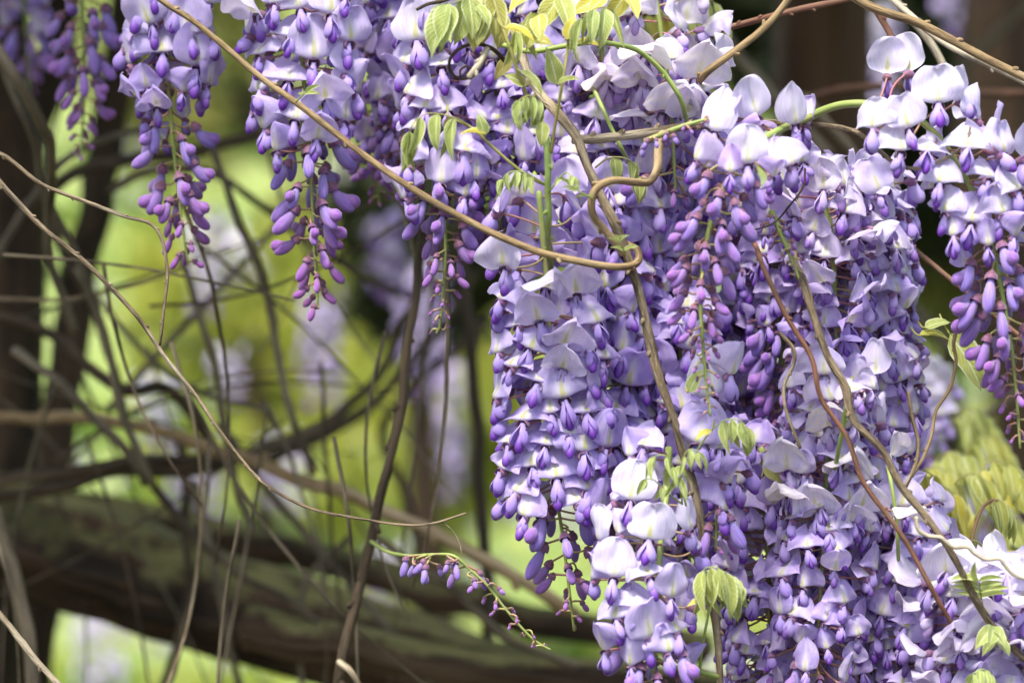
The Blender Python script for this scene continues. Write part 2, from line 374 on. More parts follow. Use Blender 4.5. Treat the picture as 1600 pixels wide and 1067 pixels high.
def ped_matrix(a, b):
    v = b - a; q = Vector((0, 0, 1)).rotation_difference(v.normalized()).to_matrix().to_4x4()
    return Matrix.Translation(a) @ q @ Matrix.Rotation(rng.uniform(0, 6.28), 4, 'Z') @ Matrix.Diagonal((1, 1, v.length, 1))
ZR = lambda a: Matrix.Rotation(R(a), 4, 'Z'); XR = lambda a: Matrix.Rotation(R(a), 4, 'X'); YR = lambda a: Matrix.Rotation(R(a), 4, 'Y')

def add_flower(root, base, att, pos, yaw, pitch, roll, s, kind, pale, hue, old, lite=False):
    Mf = Matrix.Translation(pos - base) @ ZR(yaw) @ XR(pitch) @ YR(roll) @ Matrix.Diagonal((s, s, s, 1))
    col = (pale, hue, old, 1)
    f = link('flower', CALYX, root, Mf, (pale, .7, old, 1))
    link('banner_petal', rng.choice(BM[kind]), f, XR(rng.uniform(-9, 9)) @ YR(rng.uniform(-10, 10)), col)
    wv = rng.choice(WM); a = rng.uniform(-12, 14); sp = rng.choice([-1, 0, 1, 2, 4, 8]) + rng.uniform(-1, 3) + (16 if kind == 'wilt' else 0)
    wc = (pale * .8, hue * rng.uniform(.2, 1), old, 1)
    sz = rng.uniform(.70, .96); S_ = Matrix.Diagonal((sz, sz, sz, 1))
    link('wing_petal', wv[0], f, XR(a) @ YR(-sp + rng.uniform(-3, 3)) @ S_, wc); link('wing_petal', wv[1], f, XR(a + rng.uniform(-7, 7)) @ YR(sp + rng.uniform(-3, 3)) @ S_, wc)
    if not lite:
        link('keel_petal', KEEL, f, XR(a + rng.uniform(-5, 6)), col)
        link('pedicel', rng.choice(PED), f, Mf.inverted() @ ped_matrix(att - base, pos - base), (0, rng.uniform(.3, 1), 0, 1))
def add_bud(root, base, att, pos, yaw, tilt, s, pale, hue, lite=False):
    Mb = Matrix.Translation(pos - base) @ ZR(yaw) @ XR(-tilt) @ YR(rng.uniform(-8, 8)) @ Matrix.Diagonal((s, s, s, 1))
    me = rng.choice(BUD) if s > .5 else TINY
    b = link('bud', me, root, Mb, (pale, hue * .6, 0, 1))
    link('calyx', CAP, b, Matrix.Diagonal((1.12, 1.12, 1, 1)), (0, .5, 0, 1))
    if s > .72 and rng.random() < .5: link('keel_petal', LOBE, b, None, (pale * .6, hue, 0, 1))
    if not lite: link('pedicel', rng.choice(PED), b, Mb.inverted() @ ped_matrix(att - base, pos - base), (0, rng.uniform(.0, .8), 0, 1))

MIX = ['std'] * 5 + ['wide'] * 3 + ['up'] * 2 + ['fold'] * 2 + ['reflex']
MIXUP = ['up'] * 5 + ['std'] * 3 + ['fold', 'point']
MIXOLD = ['hood'] * 4 + ['wilt'] * 2 + ['std'] * 3 + ['wide'] * 2
def raceme(label, pts, nf, nb, s0=0.0, topen=.6, size=1.0, r0=.018, r1=.012, pale=(.2, .6), hue=(.1, .5), old=(0, .1), mixk=MIX, heroes=(), hero_pale=None, bmin=.22, lite=False, seed=1, group='wisteria racemes hanging in bloom', cat='flower cluster', stalk='stalk', back_only=False, fade=.8, budsize=1.0, sr=.0016, hscale=1.0):
    global rng
    rng = random.Random(seed * 97 + 5)
    W3 = [P(*q) for q in pts]; path = smoothpath(W3, 8); L = lens_of(path); base = path[0].copy()
    root = thing('wisteria_raceme', base, label, cat, group)
    vs, fs, bk = tube_geo(path, lambda f: lerp(sr, .0006, f), 7, .12, seed, base=base)
    link('stalk', mesh('stalk', vs, fs, M[stalk], bk=bk), root)
    az = rng.uniform(0, 360)
    for i in range(nf):
        f = s0 + (topen - s0) * (i + rng.uniform(0, 1)) / nf
        att, d = along(path, L, f); az += 137.5 + rng.uniform(-12, 12)
        yaw = (az + 180) % 360 - 180
        if back_only and abs(yaw) < 78: continue
        g = (f - s0) / (topen - s0)
        pl = lerp(r0, r1, g) * rng.uniform(.8, 1.15); el = R(lerp(18, -28, g) + rng.uniform(-14, 14))
        pos = att + Vector((math.sin(R(yaw)) * math.cos(el), -math.cos(R(yaw)) * math.cos(el), math.sin(el))) * pl
        late = g > .86
        kind = rng.choice(['fold', 'point', 'fold', 'hood']) if late else rng.choice(mixk)
        s = size * lerp(1, fade, g) * rng.uniform(.84, 1.16) * (.85 if late else 1)
        ol = rng.uniform(*old) * (1 - .5 * g); ol = ol if rng.random() < .8 else min(1, ol * 2)
        add_flower(root, base, att, pos, yaw + rng.uniform(-30, 30), rng.uniform(-6, 24) + 4 * g, rng.uniform(-17, 17), s, kind,
                   lerp(pale[1], pale[0], g) + rng.uniform(-.15, .15), rng.uniform(*hue), ol, lite)
    for (px, py, yaw, pitch, s, kind, *rest) in heroes:
        best = min(path, key=lambda q: abs((q.z - P(px, py - 12, q.y).z)) + .25 * abs(q.x - P(px, py, q.y).x))
        rr = r0 * .85 * math.cos(R(yaw)); y = best.y - rr
        pos = P(px, py, y) + Vector((0, .004, 0)); yw = yaw + rng.uniform(-12, 12)
        off = ZR(yw) @ Vector((0, -.0045, 0)); pos = P(px, py, y) - off * .8
        att = min(path, key=lambda q: (q - pos - Vector((0, 0, .004))).length)
        hp = rest[0] if rest else rng.uniform(*(hero_pale or pale))
        add_flower(root, base, att, pos, yw, pitch + rng.uniform(-8, 8), rng.uniform(-15, 15), s * size * hscale * rng.uniform(.88, 1.08), kind, hp, rng.uniform(*hue), rest[1] if len(rest) > 1 else rng.uniform(*old))
    nb = int(nb * (.66 if bmin > .13 and nb > 20 else .85))
    for i in range(nb):
        g = (i + rng.uniform(.2, .8)) / nb; f = lerp(topen - .04, .995, g)
        att, d = along(path, L, f); az += 137.5 + rng.uniform(-14, 14); yaw = (az + 180) % 360 - 180
        s = lerp(1.0, bmin, sstep(.25, 1.08, g)) * rng.uniform(.85, 1.12) * budsize
        pl = lerp(r1 * .95, .0034, g ** .8) * rng.uniform(.8, 1.15); el = R(lerp(-18, -5, g) + rng.uniform(-15, 15))
        pos = att + Vector((math.sin(R(yaw)) * math.cos(el), -math.cos(R(yaw)) * math.cos(el), math.sin(el))) * pl
        add_bud(root, base, att, pos, yaw + rng.uniform(-20, 20), lerp(12, 36, g) + rng.uniform(-15, 15), s, max(0, 1 - 1.35 * max(0, g - .18)) * rng.uniform(.85, 1), rng.uniform(*hue) * (.3 + .7 * g), lite)
    return root

# ------------------------------------------------------------------ the setting: a lawn that climbs a bank behind the wisteria
def gz(x, y):
    h = 6 * sstep(3.2, 23, y) if y < 23 else 6
    return h + .10 * noise.noise(Vector((x * .3, y * .3, 0))) * sstep(2, 6, y)
def ground():
    xs = [-260, -120, -60, -30] + [-20 + 1.0 * i for i in range(41)] + [30, 60, 120, 260]
    ys = [-60, -20, -6] + [-3 + .7 * i for i in range(42)] + [32, 45, 80, 150, 300]
    vs = [(x, y, gz(x, y)) for y in ys for x in xs]; n = len(xs)
    fs = [(j * n + i, j * n + i + 1, (j + 1) * n + i + 1, (j + 1) * n + i) for j in range(len(ys) - 1) for i in range(n - 1)]
    m, t = newmat('lawn'); k = N(t); p = k.n('NewGeometry').outputs['Position']
    a = k.noise(p, 1.3, 3); b = k.noise(p, 5.5, 3); c0 = k.noise(p, 60, 3)
    c = k.mix(k.ramp(a, .35, .65), (.25, .32, .11), (.38, .43, .18)); c = k.mix(k.ramp(b, .56, .70), c, (.52, .50, .18)); c = k.mix(k.ramp(c0, .3, .7), c, (.13, .19, .035))
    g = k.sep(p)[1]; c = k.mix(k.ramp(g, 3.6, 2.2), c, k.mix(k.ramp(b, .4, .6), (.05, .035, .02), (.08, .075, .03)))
    k.finish(c, .9, .1, 0, None, c0, .5, .02)
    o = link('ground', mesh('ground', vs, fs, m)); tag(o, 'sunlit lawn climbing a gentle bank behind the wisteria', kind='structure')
ground()

def quad_leaf(vs, fs, c, d, n, ln, wd):
    """one pointed, slightly folded leaf of four triangles"""
    s = d.cross(n).normalized(); i = len(vs)
    vs += [c, c + d * ln * .45 + s * wd + n * wd * .3, c + d * ln, c + d * ln * .45 - s * wd + n * wd * .3]; fs += [(i, i + 1, i + 2), (i, i + 2, i + 3)]
def rvec(r): 
    while True:
        v = Vector((r.uniform(-1, 1), r.uniform(-1, 1), r.uniform(-1, 1)))
        if .05 < v.length < 1: return v.normalized()
def clump_geo(r, centre, rad, n, ln, droop=.3, hollow=.35):
    vs, fs = [], []
    subs = [(rvec(r) * r.uniform(hollow, .85), r.uniform(.22, .42)) for _ in range(14)]
    for _ in range(n):
        sc_, sr_ = r.choice(subs); q = sc_ + rvec(r) * sr_ * r.uniform(.4, 1)
        p = centre + Vector((q.x * rad[0], q.y * rad[1], q.z * rad[2])); d = (rvec(r) + q * .5 - Vector((0, 0, droop))).normalized(); nn = (rvec(r) + Vector((0, 0, .8))).normalized()
        quad_leaf(vs, fs, p, d, nn, ln * r.uniform(.7, 1.25), ln * r.uniform(.16, .26))
    return vs, fs
M['shrub_y'] = plain_leaf('yellow_green_shrub_leaf', (.28, .32, .05), (.46, .47, .08), .4, 4)
M['shrub_g'] = plain_leaf('bright_green_shrub_leaf', (.12, .22, .025), (.22, .32, .045), .4, 4)
M['shrub_o'] = plain_leaf('olive_shrub_leaf', (.17, .175, .045), (.32, .31, .08), .35, 4)
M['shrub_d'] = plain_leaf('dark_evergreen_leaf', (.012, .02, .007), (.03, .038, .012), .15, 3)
def shrub(px, py, y, h, wd, mat, n, ln, label, cat='shrub', group='shrubs on the bank', name='shrub'):
    c = P(px, py, y); gx = gz(c.x, y); root = thing(name, (c.x, y, gx), label, cat, group); r = random.Random(int(px * 7 + y * 100))
    zc = c.z - gx
    tv, tf, tb = tube_geo(smoothpath([(0, 0, -.05), (.03, 0, zc * .4), (-.02, .02, max(.1, zc))], 5), lambda f: lerp(.05, .02, f), 7, .2, 1)
    link('trunk', mesh('trunk', tv, tf, M['trunk'], bk=tb), root)
    vs, fs = clump_geo(r, Vector((0, 0, zc)), (wd, wd * .8, h), n, ln)
    o = link('crown', mesh('crown', vs, fs, mat, smooth=False), root); o['kind'] = 'stuff'
shrub(400, 560, 7.6, .50, .60, M['shrub_y'], 2600, .075, 'yellow green shrub low on the bank behind the curved dark branches')
shrub(600, 480, 9.6, .6, .55, M['shrub_o'], 2200, .09, 'olive shrub on the bank behind the mid left gap')
shrub(680, 700, 6.9, .42, .42, M['shrub_y'], 2000, .07, 'yellowish bush behind the tall dark post')
shrub(380, 120, 11.5, .9, .8, M['shrub_o'], 3000, .1, 'dull olive shrub high on the bank between the two left clusters')
shrub(1500, 790, 6.2, .30, .40, M['shrub_y'], 2200, .07, 'yellow leaved bush on the bank at lower right')
shrub(1480, 330, 5.2, .30, .34, M['shrub_o'], 2400, .07, 'olive bush behind the right hand flowers')
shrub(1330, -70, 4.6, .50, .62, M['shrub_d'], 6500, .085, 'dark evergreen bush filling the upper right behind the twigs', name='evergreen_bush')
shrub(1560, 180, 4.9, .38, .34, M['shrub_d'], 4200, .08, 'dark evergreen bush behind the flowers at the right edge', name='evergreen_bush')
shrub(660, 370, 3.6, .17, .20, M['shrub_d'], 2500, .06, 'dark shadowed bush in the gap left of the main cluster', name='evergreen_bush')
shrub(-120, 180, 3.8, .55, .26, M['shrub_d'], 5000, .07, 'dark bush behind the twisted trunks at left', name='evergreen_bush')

M['shrub_b'] = plain_leaf('deep_green_shrub_leaf', (.045, .15, .02), (.09, .24, .03), .4, 4)
shrub(1560, 560, 6.6, .42, .48, M['shrub_b'], 2600, .10, 'vivid green bush on the bank behind the right hanging buds')
# low growth on the bank: tufts nobody could count
def tufts():
    r = random.Random(5); groups = {'g': ([], []), 'y': ([], []), 'w': ([], [])}
    for _ in range(1500):
        x, y = r.uniform(-4, 4), r.uniform(4.2, 15); kind = r.choices(['g', 'y', 'w'], [5, 2, 2.6])[0]; vs, fs = groups[kind]; z = gz(x, y)
        for _ in range(14 if kind != 'w' else 8):
            a = r.uniform(0, 6.28); d = Vector((math.cos(a) * .7, math.sin(a) * .7, r.uniform(.5, 1.4))).normalized()
            b = Vector((x + r.uniform(-.12, .12), y + r.uniform(-.12, .12), z - .01 + (r.uniform(.05, .14) if kind == 'w' else 0)))
            quad_leaf(vs, fs, b, d, rvec(r), r.uniform(.07, .18) if kind != 'w' else .06, .022 if kind != 'w' else .03)
    mats = {'g': M['shrub_g'], 'y': M['shrub_y'], 'w': plain_leaf('pale_meadow_flower', (.62, .60, .62), (.55, .48, .72), .3)}
    names = {'g': ('grass_tufts', 'green grass tufts dotted over the sunny bank', 'grass'), 'y': ('meadow_plants', 'yellow green meadow plants dotted over the bank', 'meadow plants'), 'w': ('meadow_flowers', 'pale little meadow flowers scattered on the bank', 'meadow flowers')}
    for q, (vs, fs) in groups.items():
        o = link(names[q][0], mesh(names[q][0], vs, fs, mats[q], smooth=False)); tag(o, names[q][1], names[q][2], kind='stuff')
tufts()

# added leaf sheet above the frame, put there to shade vines, trunks and log
def shade_canopy():
    r = random.Random(8); vs, fs = [], []
    for _ in range(16000):
        x = r.uniform(-3.2, 3.4); y = r.uniform(.30 if x > .05 else -.12, 1.5); z = 2.2 + r.uniform(-.12, .22) + .1 * math.sin(x * 2 + y)
        d = rvec(r); d.z -= .4; quad_leaf(vs, fs, Vector((x, y, z)), d.normalized(), (rvec(r) * .6 + Vector((0, 0, 1))).normalized(), r.uniform(.07, .13), .026)
    o = link('added_shade_leaves', mesh('added_shade_leaves', vs, fs, plain_leaf('shade_canopy_leaf', (.10, .14, .03), (.17, .19, .05), .25), smooth=False))
    tag(o, 'added leaf sheet out of view above the flowers, shading vines and log', 'foliage', kind='stuff')
shade_canopy()

# ------------------------------------------------------------------ trunks, log, vines, twigs
NS = [0]
def vine(name, label, cat, pts, r0, r1, mat, group=None, sides=9, knob=.34, nodes=0, per=8, ridge=0, strands=0, depth=None):
    """pts: (px, py, y); radii in picture pixels at the focus distance"""
    NS[0] += 1; sd = NS[0]; W3 = [P(*q) for q in pts]; path = smoothpath(W3, per); base = path[0].copy()
    k = FW / 1600; r = random.Random(sd)
    # a slight wander so that no twig is a perfect curve
    path = [p + Vector((noise.noise(p * 28 + Vector((sd, 0, 0))), noise.noise(p * 28 + Vector((0, sd, 5))), noise.noise(p * 28 + Vector((9, 0, sd))))) * min(.004, r0 * k * .8) for p in path]
    vs, fs, bk = tube_geo(path, lambda f: lerp(r0, r1, f) * k, sides, knob, sd, ridge, base=base)
    o = link(name, mesh(name, vs, fs, M[mat], bk=bk)); o.matrix_basis = Matrix.Translation(base); tag(o, label, cat, group)
    L = lens_of(path)
    for s in range(strands):
        pp = []
        for i, p in enumerate(path):
            f = L[i] / L[-1]; a = 9 * f * 2 + s * 2.5; pp.append(p + Vector((math.cos(a), math.sin(a) * .8, 0)) * lerp(r0, r1, f) * k * .85)
        vs, fs, bk = tube_geo(pp, lambda f: lerp(r0, r1, f) * k * .6, 7, .2, sd + 3 + s, base=base); link('strand', mesh('strand', vs, fs, M[mat], bk=bk), o)
    for i in range(nodes):
        f = (i + r.uniform(.2, .8)) / nodes; p, d = along(path, L, f); rr = lerp(r0, r1, f) * k; side = (d.cross(Vector((0, 1, 0))).normalized() * r.choice([-1, 1]) + Vector((0, -r.uniform(.0, .8), 0))).normalized()
        q = [p + side * rr * .4, p + side * rr * .95 + d * rr * .3, p + side * rr * (1.25 + r.uniform(0, .45)) + d * rr * .9]
        vs, fs, bk = tube_geo(smoothpath(q, 3), lambda g: rr * lerp(.85, .42, g), 6, .2, sd + i, base=base); link('node_bud', mesh('node_bud', vs, fs, M[mat], bk=bk), o)
    return o
TR, BR, TW, VN = 'tree trunk', 'branch', 'twig', 'vine'
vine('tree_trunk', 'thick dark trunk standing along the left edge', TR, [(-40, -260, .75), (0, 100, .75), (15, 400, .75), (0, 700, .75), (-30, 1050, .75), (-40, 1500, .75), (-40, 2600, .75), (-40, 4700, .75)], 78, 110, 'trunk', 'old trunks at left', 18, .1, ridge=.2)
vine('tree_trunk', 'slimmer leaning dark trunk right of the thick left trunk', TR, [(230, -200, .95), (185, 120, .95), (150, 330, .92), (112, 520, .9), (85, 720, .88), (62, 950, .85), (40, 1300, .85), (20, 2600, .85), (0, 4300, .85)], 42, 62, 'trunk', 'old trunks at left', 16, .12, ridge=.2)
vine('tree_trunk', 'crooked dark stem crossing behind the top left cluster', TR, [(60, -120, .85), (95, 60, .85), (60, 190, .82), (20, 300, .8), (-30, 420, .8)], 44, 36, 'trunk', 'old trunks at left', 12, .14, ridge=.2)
vine('grey_vine', 'grey slender stem bending down beside the dark trunks', BR, [(-20, 60, .22), (20, 110, .22), (60, 180, .24), (82, 235, .26), (75, 330, .3), (80, 420, .32), (118, 520, .34)], 11, 8, 'dim', 'slender grey stems at upper left')
vine('grey_vine', 'long grey stem slanting from the left edge behind the top left cluster', BR, [(-20, 30, .3), (12, 120, .3), (45, 200, .3), (70, 300, .32), (120, 400, .34), (165, 540, .36), (190, 640, .38), (240, 760, .42)], 9, 7, 'dim', 'slender grey stems at upper left')
vine('grey_vine', 'dark stem hanging straight behind the thin left twigs', BR, [(60, 270, .5), (95, 380, .5), (140, 470, .5), (170, 560, .48), (205, 680, .45), (230, 760, .44)], 9, 7, 'brown', 'slender grey stems at upper left')
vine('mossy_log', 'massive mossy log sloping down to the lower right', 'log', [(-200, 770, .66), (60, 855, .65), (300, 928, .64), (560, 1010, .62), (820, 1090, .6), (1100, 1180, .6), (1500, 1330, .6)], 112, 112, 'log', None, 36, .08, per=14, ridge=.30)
vine('mossy_log', 'paler mossy limb lying along the top of the massive log', 'log', [(-60, 770, .84), (180, 800, .82), (420, 855, .8), (640, 915, .78), (860, 972, .76), (1100, 1010, .76)], 42, 36, 'log', None, 20, .1, per=12, ridge=.3)
vine('mossy_log', 'dark rough limb under the lower edge of the massive log', 'log', [(380, 985, .50), (560, 1018, .49), (760, 1040, .48), (950, 1060, .48), (1200, 1090, .48)], 46, 36, 'log', None, 16, .1, ridge=.2)
vine('wooden_post', 'thin dark upright post left of the main cluster', 'post', [(722, 330, .62), (728, 480, .62), (742, 640, .62), (756, 800, .62), (762, 900, .62), (764, 1300, .62), (766, 4600, .62)], 14, 15, 'post', None, 10, .06)
g = 'blurred branches at left'
vine('branch', 'pale straight branch crossing the left half above the log', BR, [(-30, 652, .48), (120, 655, .48), (280, 685, .47), (430, 732, .46), (560, 778, .45), (680, 832, .44), (790, 892, .43), (900, 960, .43)], 13, 14, 'tan', g, nodes=5)
vine('branch', 'dark forked branch curving up to the right under the pale branch', BR, [(-30, 785, .55), (90, 760, .55), (180, 735, .56), (300, 735, .58), (420, 700, .62), (520, 650, .65), (590, 590, .67), (640, 500, .7), (665, 430, .7)], 15, 10, 'brown', g, 10, .14)
vine('branch', 'broad dark arc behind the long dark stem', BR, [(420, 720, .8), (520, 670, .82), (620, 590, .85), (700, 500, .88), (740, 420, .9)], 16, 12, 'brown', g, 10, .14)
vine('branch', 'dark bough crossing low at left over the log', BR, [(-30, 762, .5), (80, 742, .5), (200, 725, .5), (330, 720, .52), (420, 706, .54)], 15, 12, 'brown', g, 10, .14)
vine('branch', 'dark branch sagging across the top left gap', BR, [(40, 330, .62), (110, 275, .6), (200, 250, .6), (330, 232, .62), (460, 205, .65), (600, 190, .7)], 15, 12, 'brown', g, 10, .14)
vine('branch', 'thin dark branch arching between the left clusters', BR, [(170, 300, .55), (260, 262, .55), (350, 280, .56), (410, 320, .58), (470, 370, .6), (560, 430, .64), (650, 470, .7)], 9, 8, 'brown', g)
vine('branch', 'thin dark branch rising to the right through the green gap', BR, [(170, 640, .6), (260, 540, .62), (340, 455, .65), (400, 390, .68), (450, 330, .7)], 9, 7, 'dim', g)
vine('branch', 'grey stem hanging through the green gap', BR, [(330, 230, .42), (365, 320, .42), (405, 420, .42), (430, 530, .43), (455, 640, .44), (490, 740, .45)], 9, 8, 'dim', g)
vine('branch', 'grey upright stem behind the tip of the left cluster', BR, [(280, 395, .4), (310, 480, .4), (335, 570, .4), (350, 660, .4), (368, 760, .41), (395, 830, .42)], 8, 7, 'dim', g)
vine('branch', 'dark looping branch at the left over the green lawn', BR, [(-20, 490, .5), (70, 515, .5), (130, 570, .5), (200, 610, .5), (260, 605, .52), (300, 650, .53), (330, 700, .54)], 12, 12, 'brown', g)
vine('branch', 'grey branch dropping from the left loop to the log', BR, [(20, 545, .42), (90, 600, .42), (140, 650, .42), (190, 700, .42), (260, 790, .44), (350, 880, .46), (450, 940, .48), (540, 1000, .5)], 10, 9, 'dim', g)
vine('branch', 'thin stem running down over the log at lower left', BR, [(300, 750, .5), (325, 850, .5), (350, 960, .5), (378, 1090, .5)], 9, 8, 'dim', g)
vine('branch', 'thin dark stem over the log left of the long dark stem', BR, [(285, 690, .6), (292, 820, .6), (290, 950, .6), (250, 1090, .6)], 10, 9, 'brown', g)
vine('branch', 'slanting grey stem crossing the log to the bottom edge', BR, [(340, 660, .55), (430, 780, .55), (520, 880, .55), (600, 980, .55), (690, 1090, .55)], 9, 8, 'dim', g)
vine('branch', 'short twiggy stem leaning over the log near the bottom', BR, [(545, 840, .5), (480, 905, .5), (465, 980, .5), (475, 1090, .5)], 8, 6, 'dim', g)
vine('branch', 'slender stem slanting right across the end of the log', BR, [(590, 840, .42), (650, 890, .42), (720, 930, .42), (800, 1000, .43), (900, 1040, .44)], 9, 8, 'dim', g)
vine('branch', 'grey stem rising from the lower left corner', BR, [(-10, 800, .3), (15, 880, .3), (38, 960, .3), (50, 1090, .3)], 15, 14, 'dim', g)
vine('branch', 'thin stem arching in front of the leaning dark trunk', BR, [(120, 420, .5), (180, 500, .5), (260, 580, .5), (330, 620, .52), (420, 640, .55)], 7, 6, 'dim', g)
vine('branch', 'dim stem rising behind the main cluster edge', BR, [(680, 1000, .9), (640, 800, .9), (600, 660, .9), (700, 560, .92), (760, 500, .95)], 13, 11, 'brown', g)
vine('branch', 'thin stem across the thick left trunk', BR, [(-20, 430, .4), (40, 330, .4), (100, 250, .42), (170, 215, .45), (240, 205, .5)], 9, 7, 'dim', g)
rt = random.Random(21)
for i in range(52):                        # the tangle of thin twigs between the trunks and the flowers
    y = rt.uniform(.14, .7); x0 = rt.uniform(-40, 700); y0 = rt.choice([rt.uniform(560, 1080), rt.uniform(180, 620)]); a = rt.choice([rt.uniform(-.6, .9), rt.uniform(1.1, 1.9)]); ln = rt.uniform(420, 900); b = rt.uniform(-.5, .5)
    q = []
    for j in range(6):
        f = j / 5 - .5; q.append((x0 + math.cos(a + b * f) * ln * f, y0 + math.sin(a + b * f) * ln * f + 40 * b * math.sin(f * 3), y + rt.uniform(-.02, .02)))
    if max(p[0] for p in q) > 790 or any(150 < p[0] < 420 and 250 < p[1] < 520 for p in q) and i % 3: continue
    mt = rt.choice(['dim', 'dim', 'grey', 'brown']); xm = sum(p[0] for p in q) / 6; ym = sum(p[1] for p in q) / 6; dx, dy = q[-1][0] - q[0][0], q[-1][1] - q[0][1]
    sl = 'standing nearly upright' if abs(dx) < .35 * abs(dy) else 'lying nearly level' if abs(dy) < .25 * abs(dx) else 'falling to the right' if dx * dy > 0 else 'rising to the right'
    zn = ('before the left trunks' if xm < 190 else 'before the green gap' if ym < 560 and xm < 460 else 'by the long stem' if ym < 620 else 'under the pale branch' if ym < 780 else 'across the log near the trunk' if xm < 380 else 'over the log by the dark stem')
    vine('thin_twig', f"{dict(dim='brownish', grey='pale grey', brown='dark')[mt]} thin blurred twig {sl} {zn}{', strongly bowed' if abs(b) > .35 else ''}", TW, q, rt.uniform(3, 5.4), rt.uniform(1.0, 2.2), mt, 'thin blurred twigs tangled at left', 6, per=4)
vine('vine_stem', 'long dark leaning stem from the middle of the top gap down to the bottom edge', BR, [(662, 330, .2), (650, 450, .19), (632, 590, .18), (612, 700, .17), (586, 820, .16), (556, 940, .15), (535, 1030, .14), (522, 1120, .14)], 8, 9.5, 'brown', None, 9, .14, nodes=7)
vine('vine_stem', 'short grey twig leaving the foot of the long dark stem', TW, [(530, 1035, .13), (548, 1050, .12), (565, 1080, .12)], 6, 5, 'grey')
vine('twig', 'thin grey twig swooping from the left edge to a fine tip', TW, [(-30, 250, .02), (12, 302, .02), (60, 350, .02), (110, 390, .02), (160, 435, .02), (212, 492, .02), (255, 555, .02), (300, 612, .02), (335, 665, .01), (378, 720, .01), (420, 760, .0), (475, 790, .0), (540, 808, .0), (610, 819, .0), (670, 818, .0), (728, 801, .0)], 4.6, 1.8, 'grey', 'thin twigs at left', 7, .1, nodes=12)
vine('twig', 'hair thin curl dangling from the tip of the swooping twig', TW, [(690, 815, .0), (706, 828, .0), (718, 848, .0), (722, 868, .0)], 1.0, .7, 'grey', 'thin twigs at left', 5)
vine('twig', 'thin brown twig arching from the left edge and hooking straight down', TW, [(-20, 235, .0), (12, 248, .0), (60, 285, .0), (100, 303, .0), (150, 322, .0), (195, 340, .0), (235, 352, .0), (253, 380, .0), (261, 430, .0), (256, 480, .0), (250, 540, .0)], 3.6, 2.4, 'grey', 'thin twigs at left', 7, .1, nodes=7)
vine('twig', 'dark bare twig rising into the bottom left corner', TW, [(-20, 935, -.02), (20, 985, -.02), (55, 1028, -.02), (105, 1080, -.02)], 5, 5, 'grey', 'thin twigs at left', nodes=2)

vine('tan_vine', 'long tan vine slanting from the top left and hooking round the brown stem', VN, [(225, -22, -.03), (262, 8, -.03), (300, 32, -.03), (350, 72, -.03), (405, 118, -.03), (462, 160, -.035), (510, 198, -.04), (565, 240, -.045), (618, 277, -.05), (675, 315, -.055), (730, 345, -.06), (785, 370, -.06), (840, 392, -.06), (890, 405, -.06), (945, 416, -.058), (982, 417, -.052), (997, 408, -.044), (994, 392, -.038), (978, 384, -.034)], 4.5, 5.8, 'tan', None, 10, .08, nodes=6)
vine('woody_stem', 'knobbly brown stem running down through the centre of the flowers', VN, [(800, 40, .0), (822, 105, -.005), (845, 145, -.015), (878, 182, -.03), (902, 215, -.04), (918, 258, -.045), (938, 308, -.045), (960, 350, -.045), (982, 398, -.045), (1000, 455, -.045), (1016, 520, -.045), (1034, 590, -.045), (1050, 645, -.043), (1064, 700, -.04), (1078, 750, -.038), (1092, 820, -.035), (1104, 880, -.03), (1115, 940, -.025), (1124, 1000, -.02), (1130, 1110, -.02)], 7.6, 5.4, 'grey', None, 11, .16, nodes=16, strands=1)
vine('woody_stem', 'brown side branch running level to the right from the central stem', VN, [(903, 216, -.04), (930, 217, -.038), (975, 213, -.034), (1030, 206, -.03), (1080, 198, -.03), (1130, 193, -.03), (1190, 190, -.03), (1245, 193, -.035), (1290, 198, -.04), (1335, 212, -.045), (1365, 235, -.05), (1400, 256, -.055), (1440, 260, -.058), (1480, 243, -.06), (1508, 222, -.06), (1515, 198, -.06)], 7.6, 1.8, 'grey', None, 9, .16, nodes=14)
vine('woody_stem', 'tan S-shaped stem curling between the side branch and central stem', VN, [(1046, 203, -.026), (1033, 210, -.03), (1026, 238, -.034), (1025, 262, -.04), (1014, 283, -.046), (990, 284, -.052), (960, 282, -.058), (938, 292, -.06), (928, 312, -.06), (930, 338, -.057), (945, 358, -.053), (962, 380, -.05), (975, 398, -.046)], 6.4, 5.8, 'tan', None, 10, .12, nodes=4)
g = 'twigs at the upper right'
vine('twig', 'straight tan twig slanting up to the top edge right of centre', TW, [(1062, 150, .06), (1085, 130, .02), (1108, 112, .0), (1140, 88, .0), (1180, 55, .0), (1213, 22, .0), (1245, -20, .0)], 6.5, 5.5, 'tan', g, 9, .1, nodes=4)
vine('twig', 'reddish brown twig with dark knobs crossing the straight tan twig', TW, [(1050, 78, .06), (1100, 58, .05), (1150, 42, .05), (1210, 24, .04), (1265, 12, .04), (1320, 0, .04), (1370, -15, .04)], 5, 5, 'red', g, 8, .12, nodes=8)
vine('twig', 'thick tan twig running from the top edge to the right edge', TW, [(1320, -15, .0), (1370, 12, .0), (1425, 33, .0), (1480, 60, .0), (1540, 90, .0), (1620, 128, .0)], 7, 6.5, 'tan', g, 10, .1, nodes=4)
vine('twig', 'pale twig just below the thick tan twig', TW, [(1385, -10, .05), (1420, 22, .04), (1455, 52, .03), (1500, 80, .02), (1550, 104, .02), (1620, 142, .02)], 5.5, 5, 'pale', g, 9, .1, nodes=3)
vine('twig', 'long pale twig dropping behind the upright white flowers', TW, [(1385, -15, .09), (1430, 40, .09), (1462, 82, .09), (1490, 130, .09), (1520, 185, .09), (1560, 250, .09), (1620, 310, .09)], 7, 6, 'pale', g, 9, .1, nodes=3)
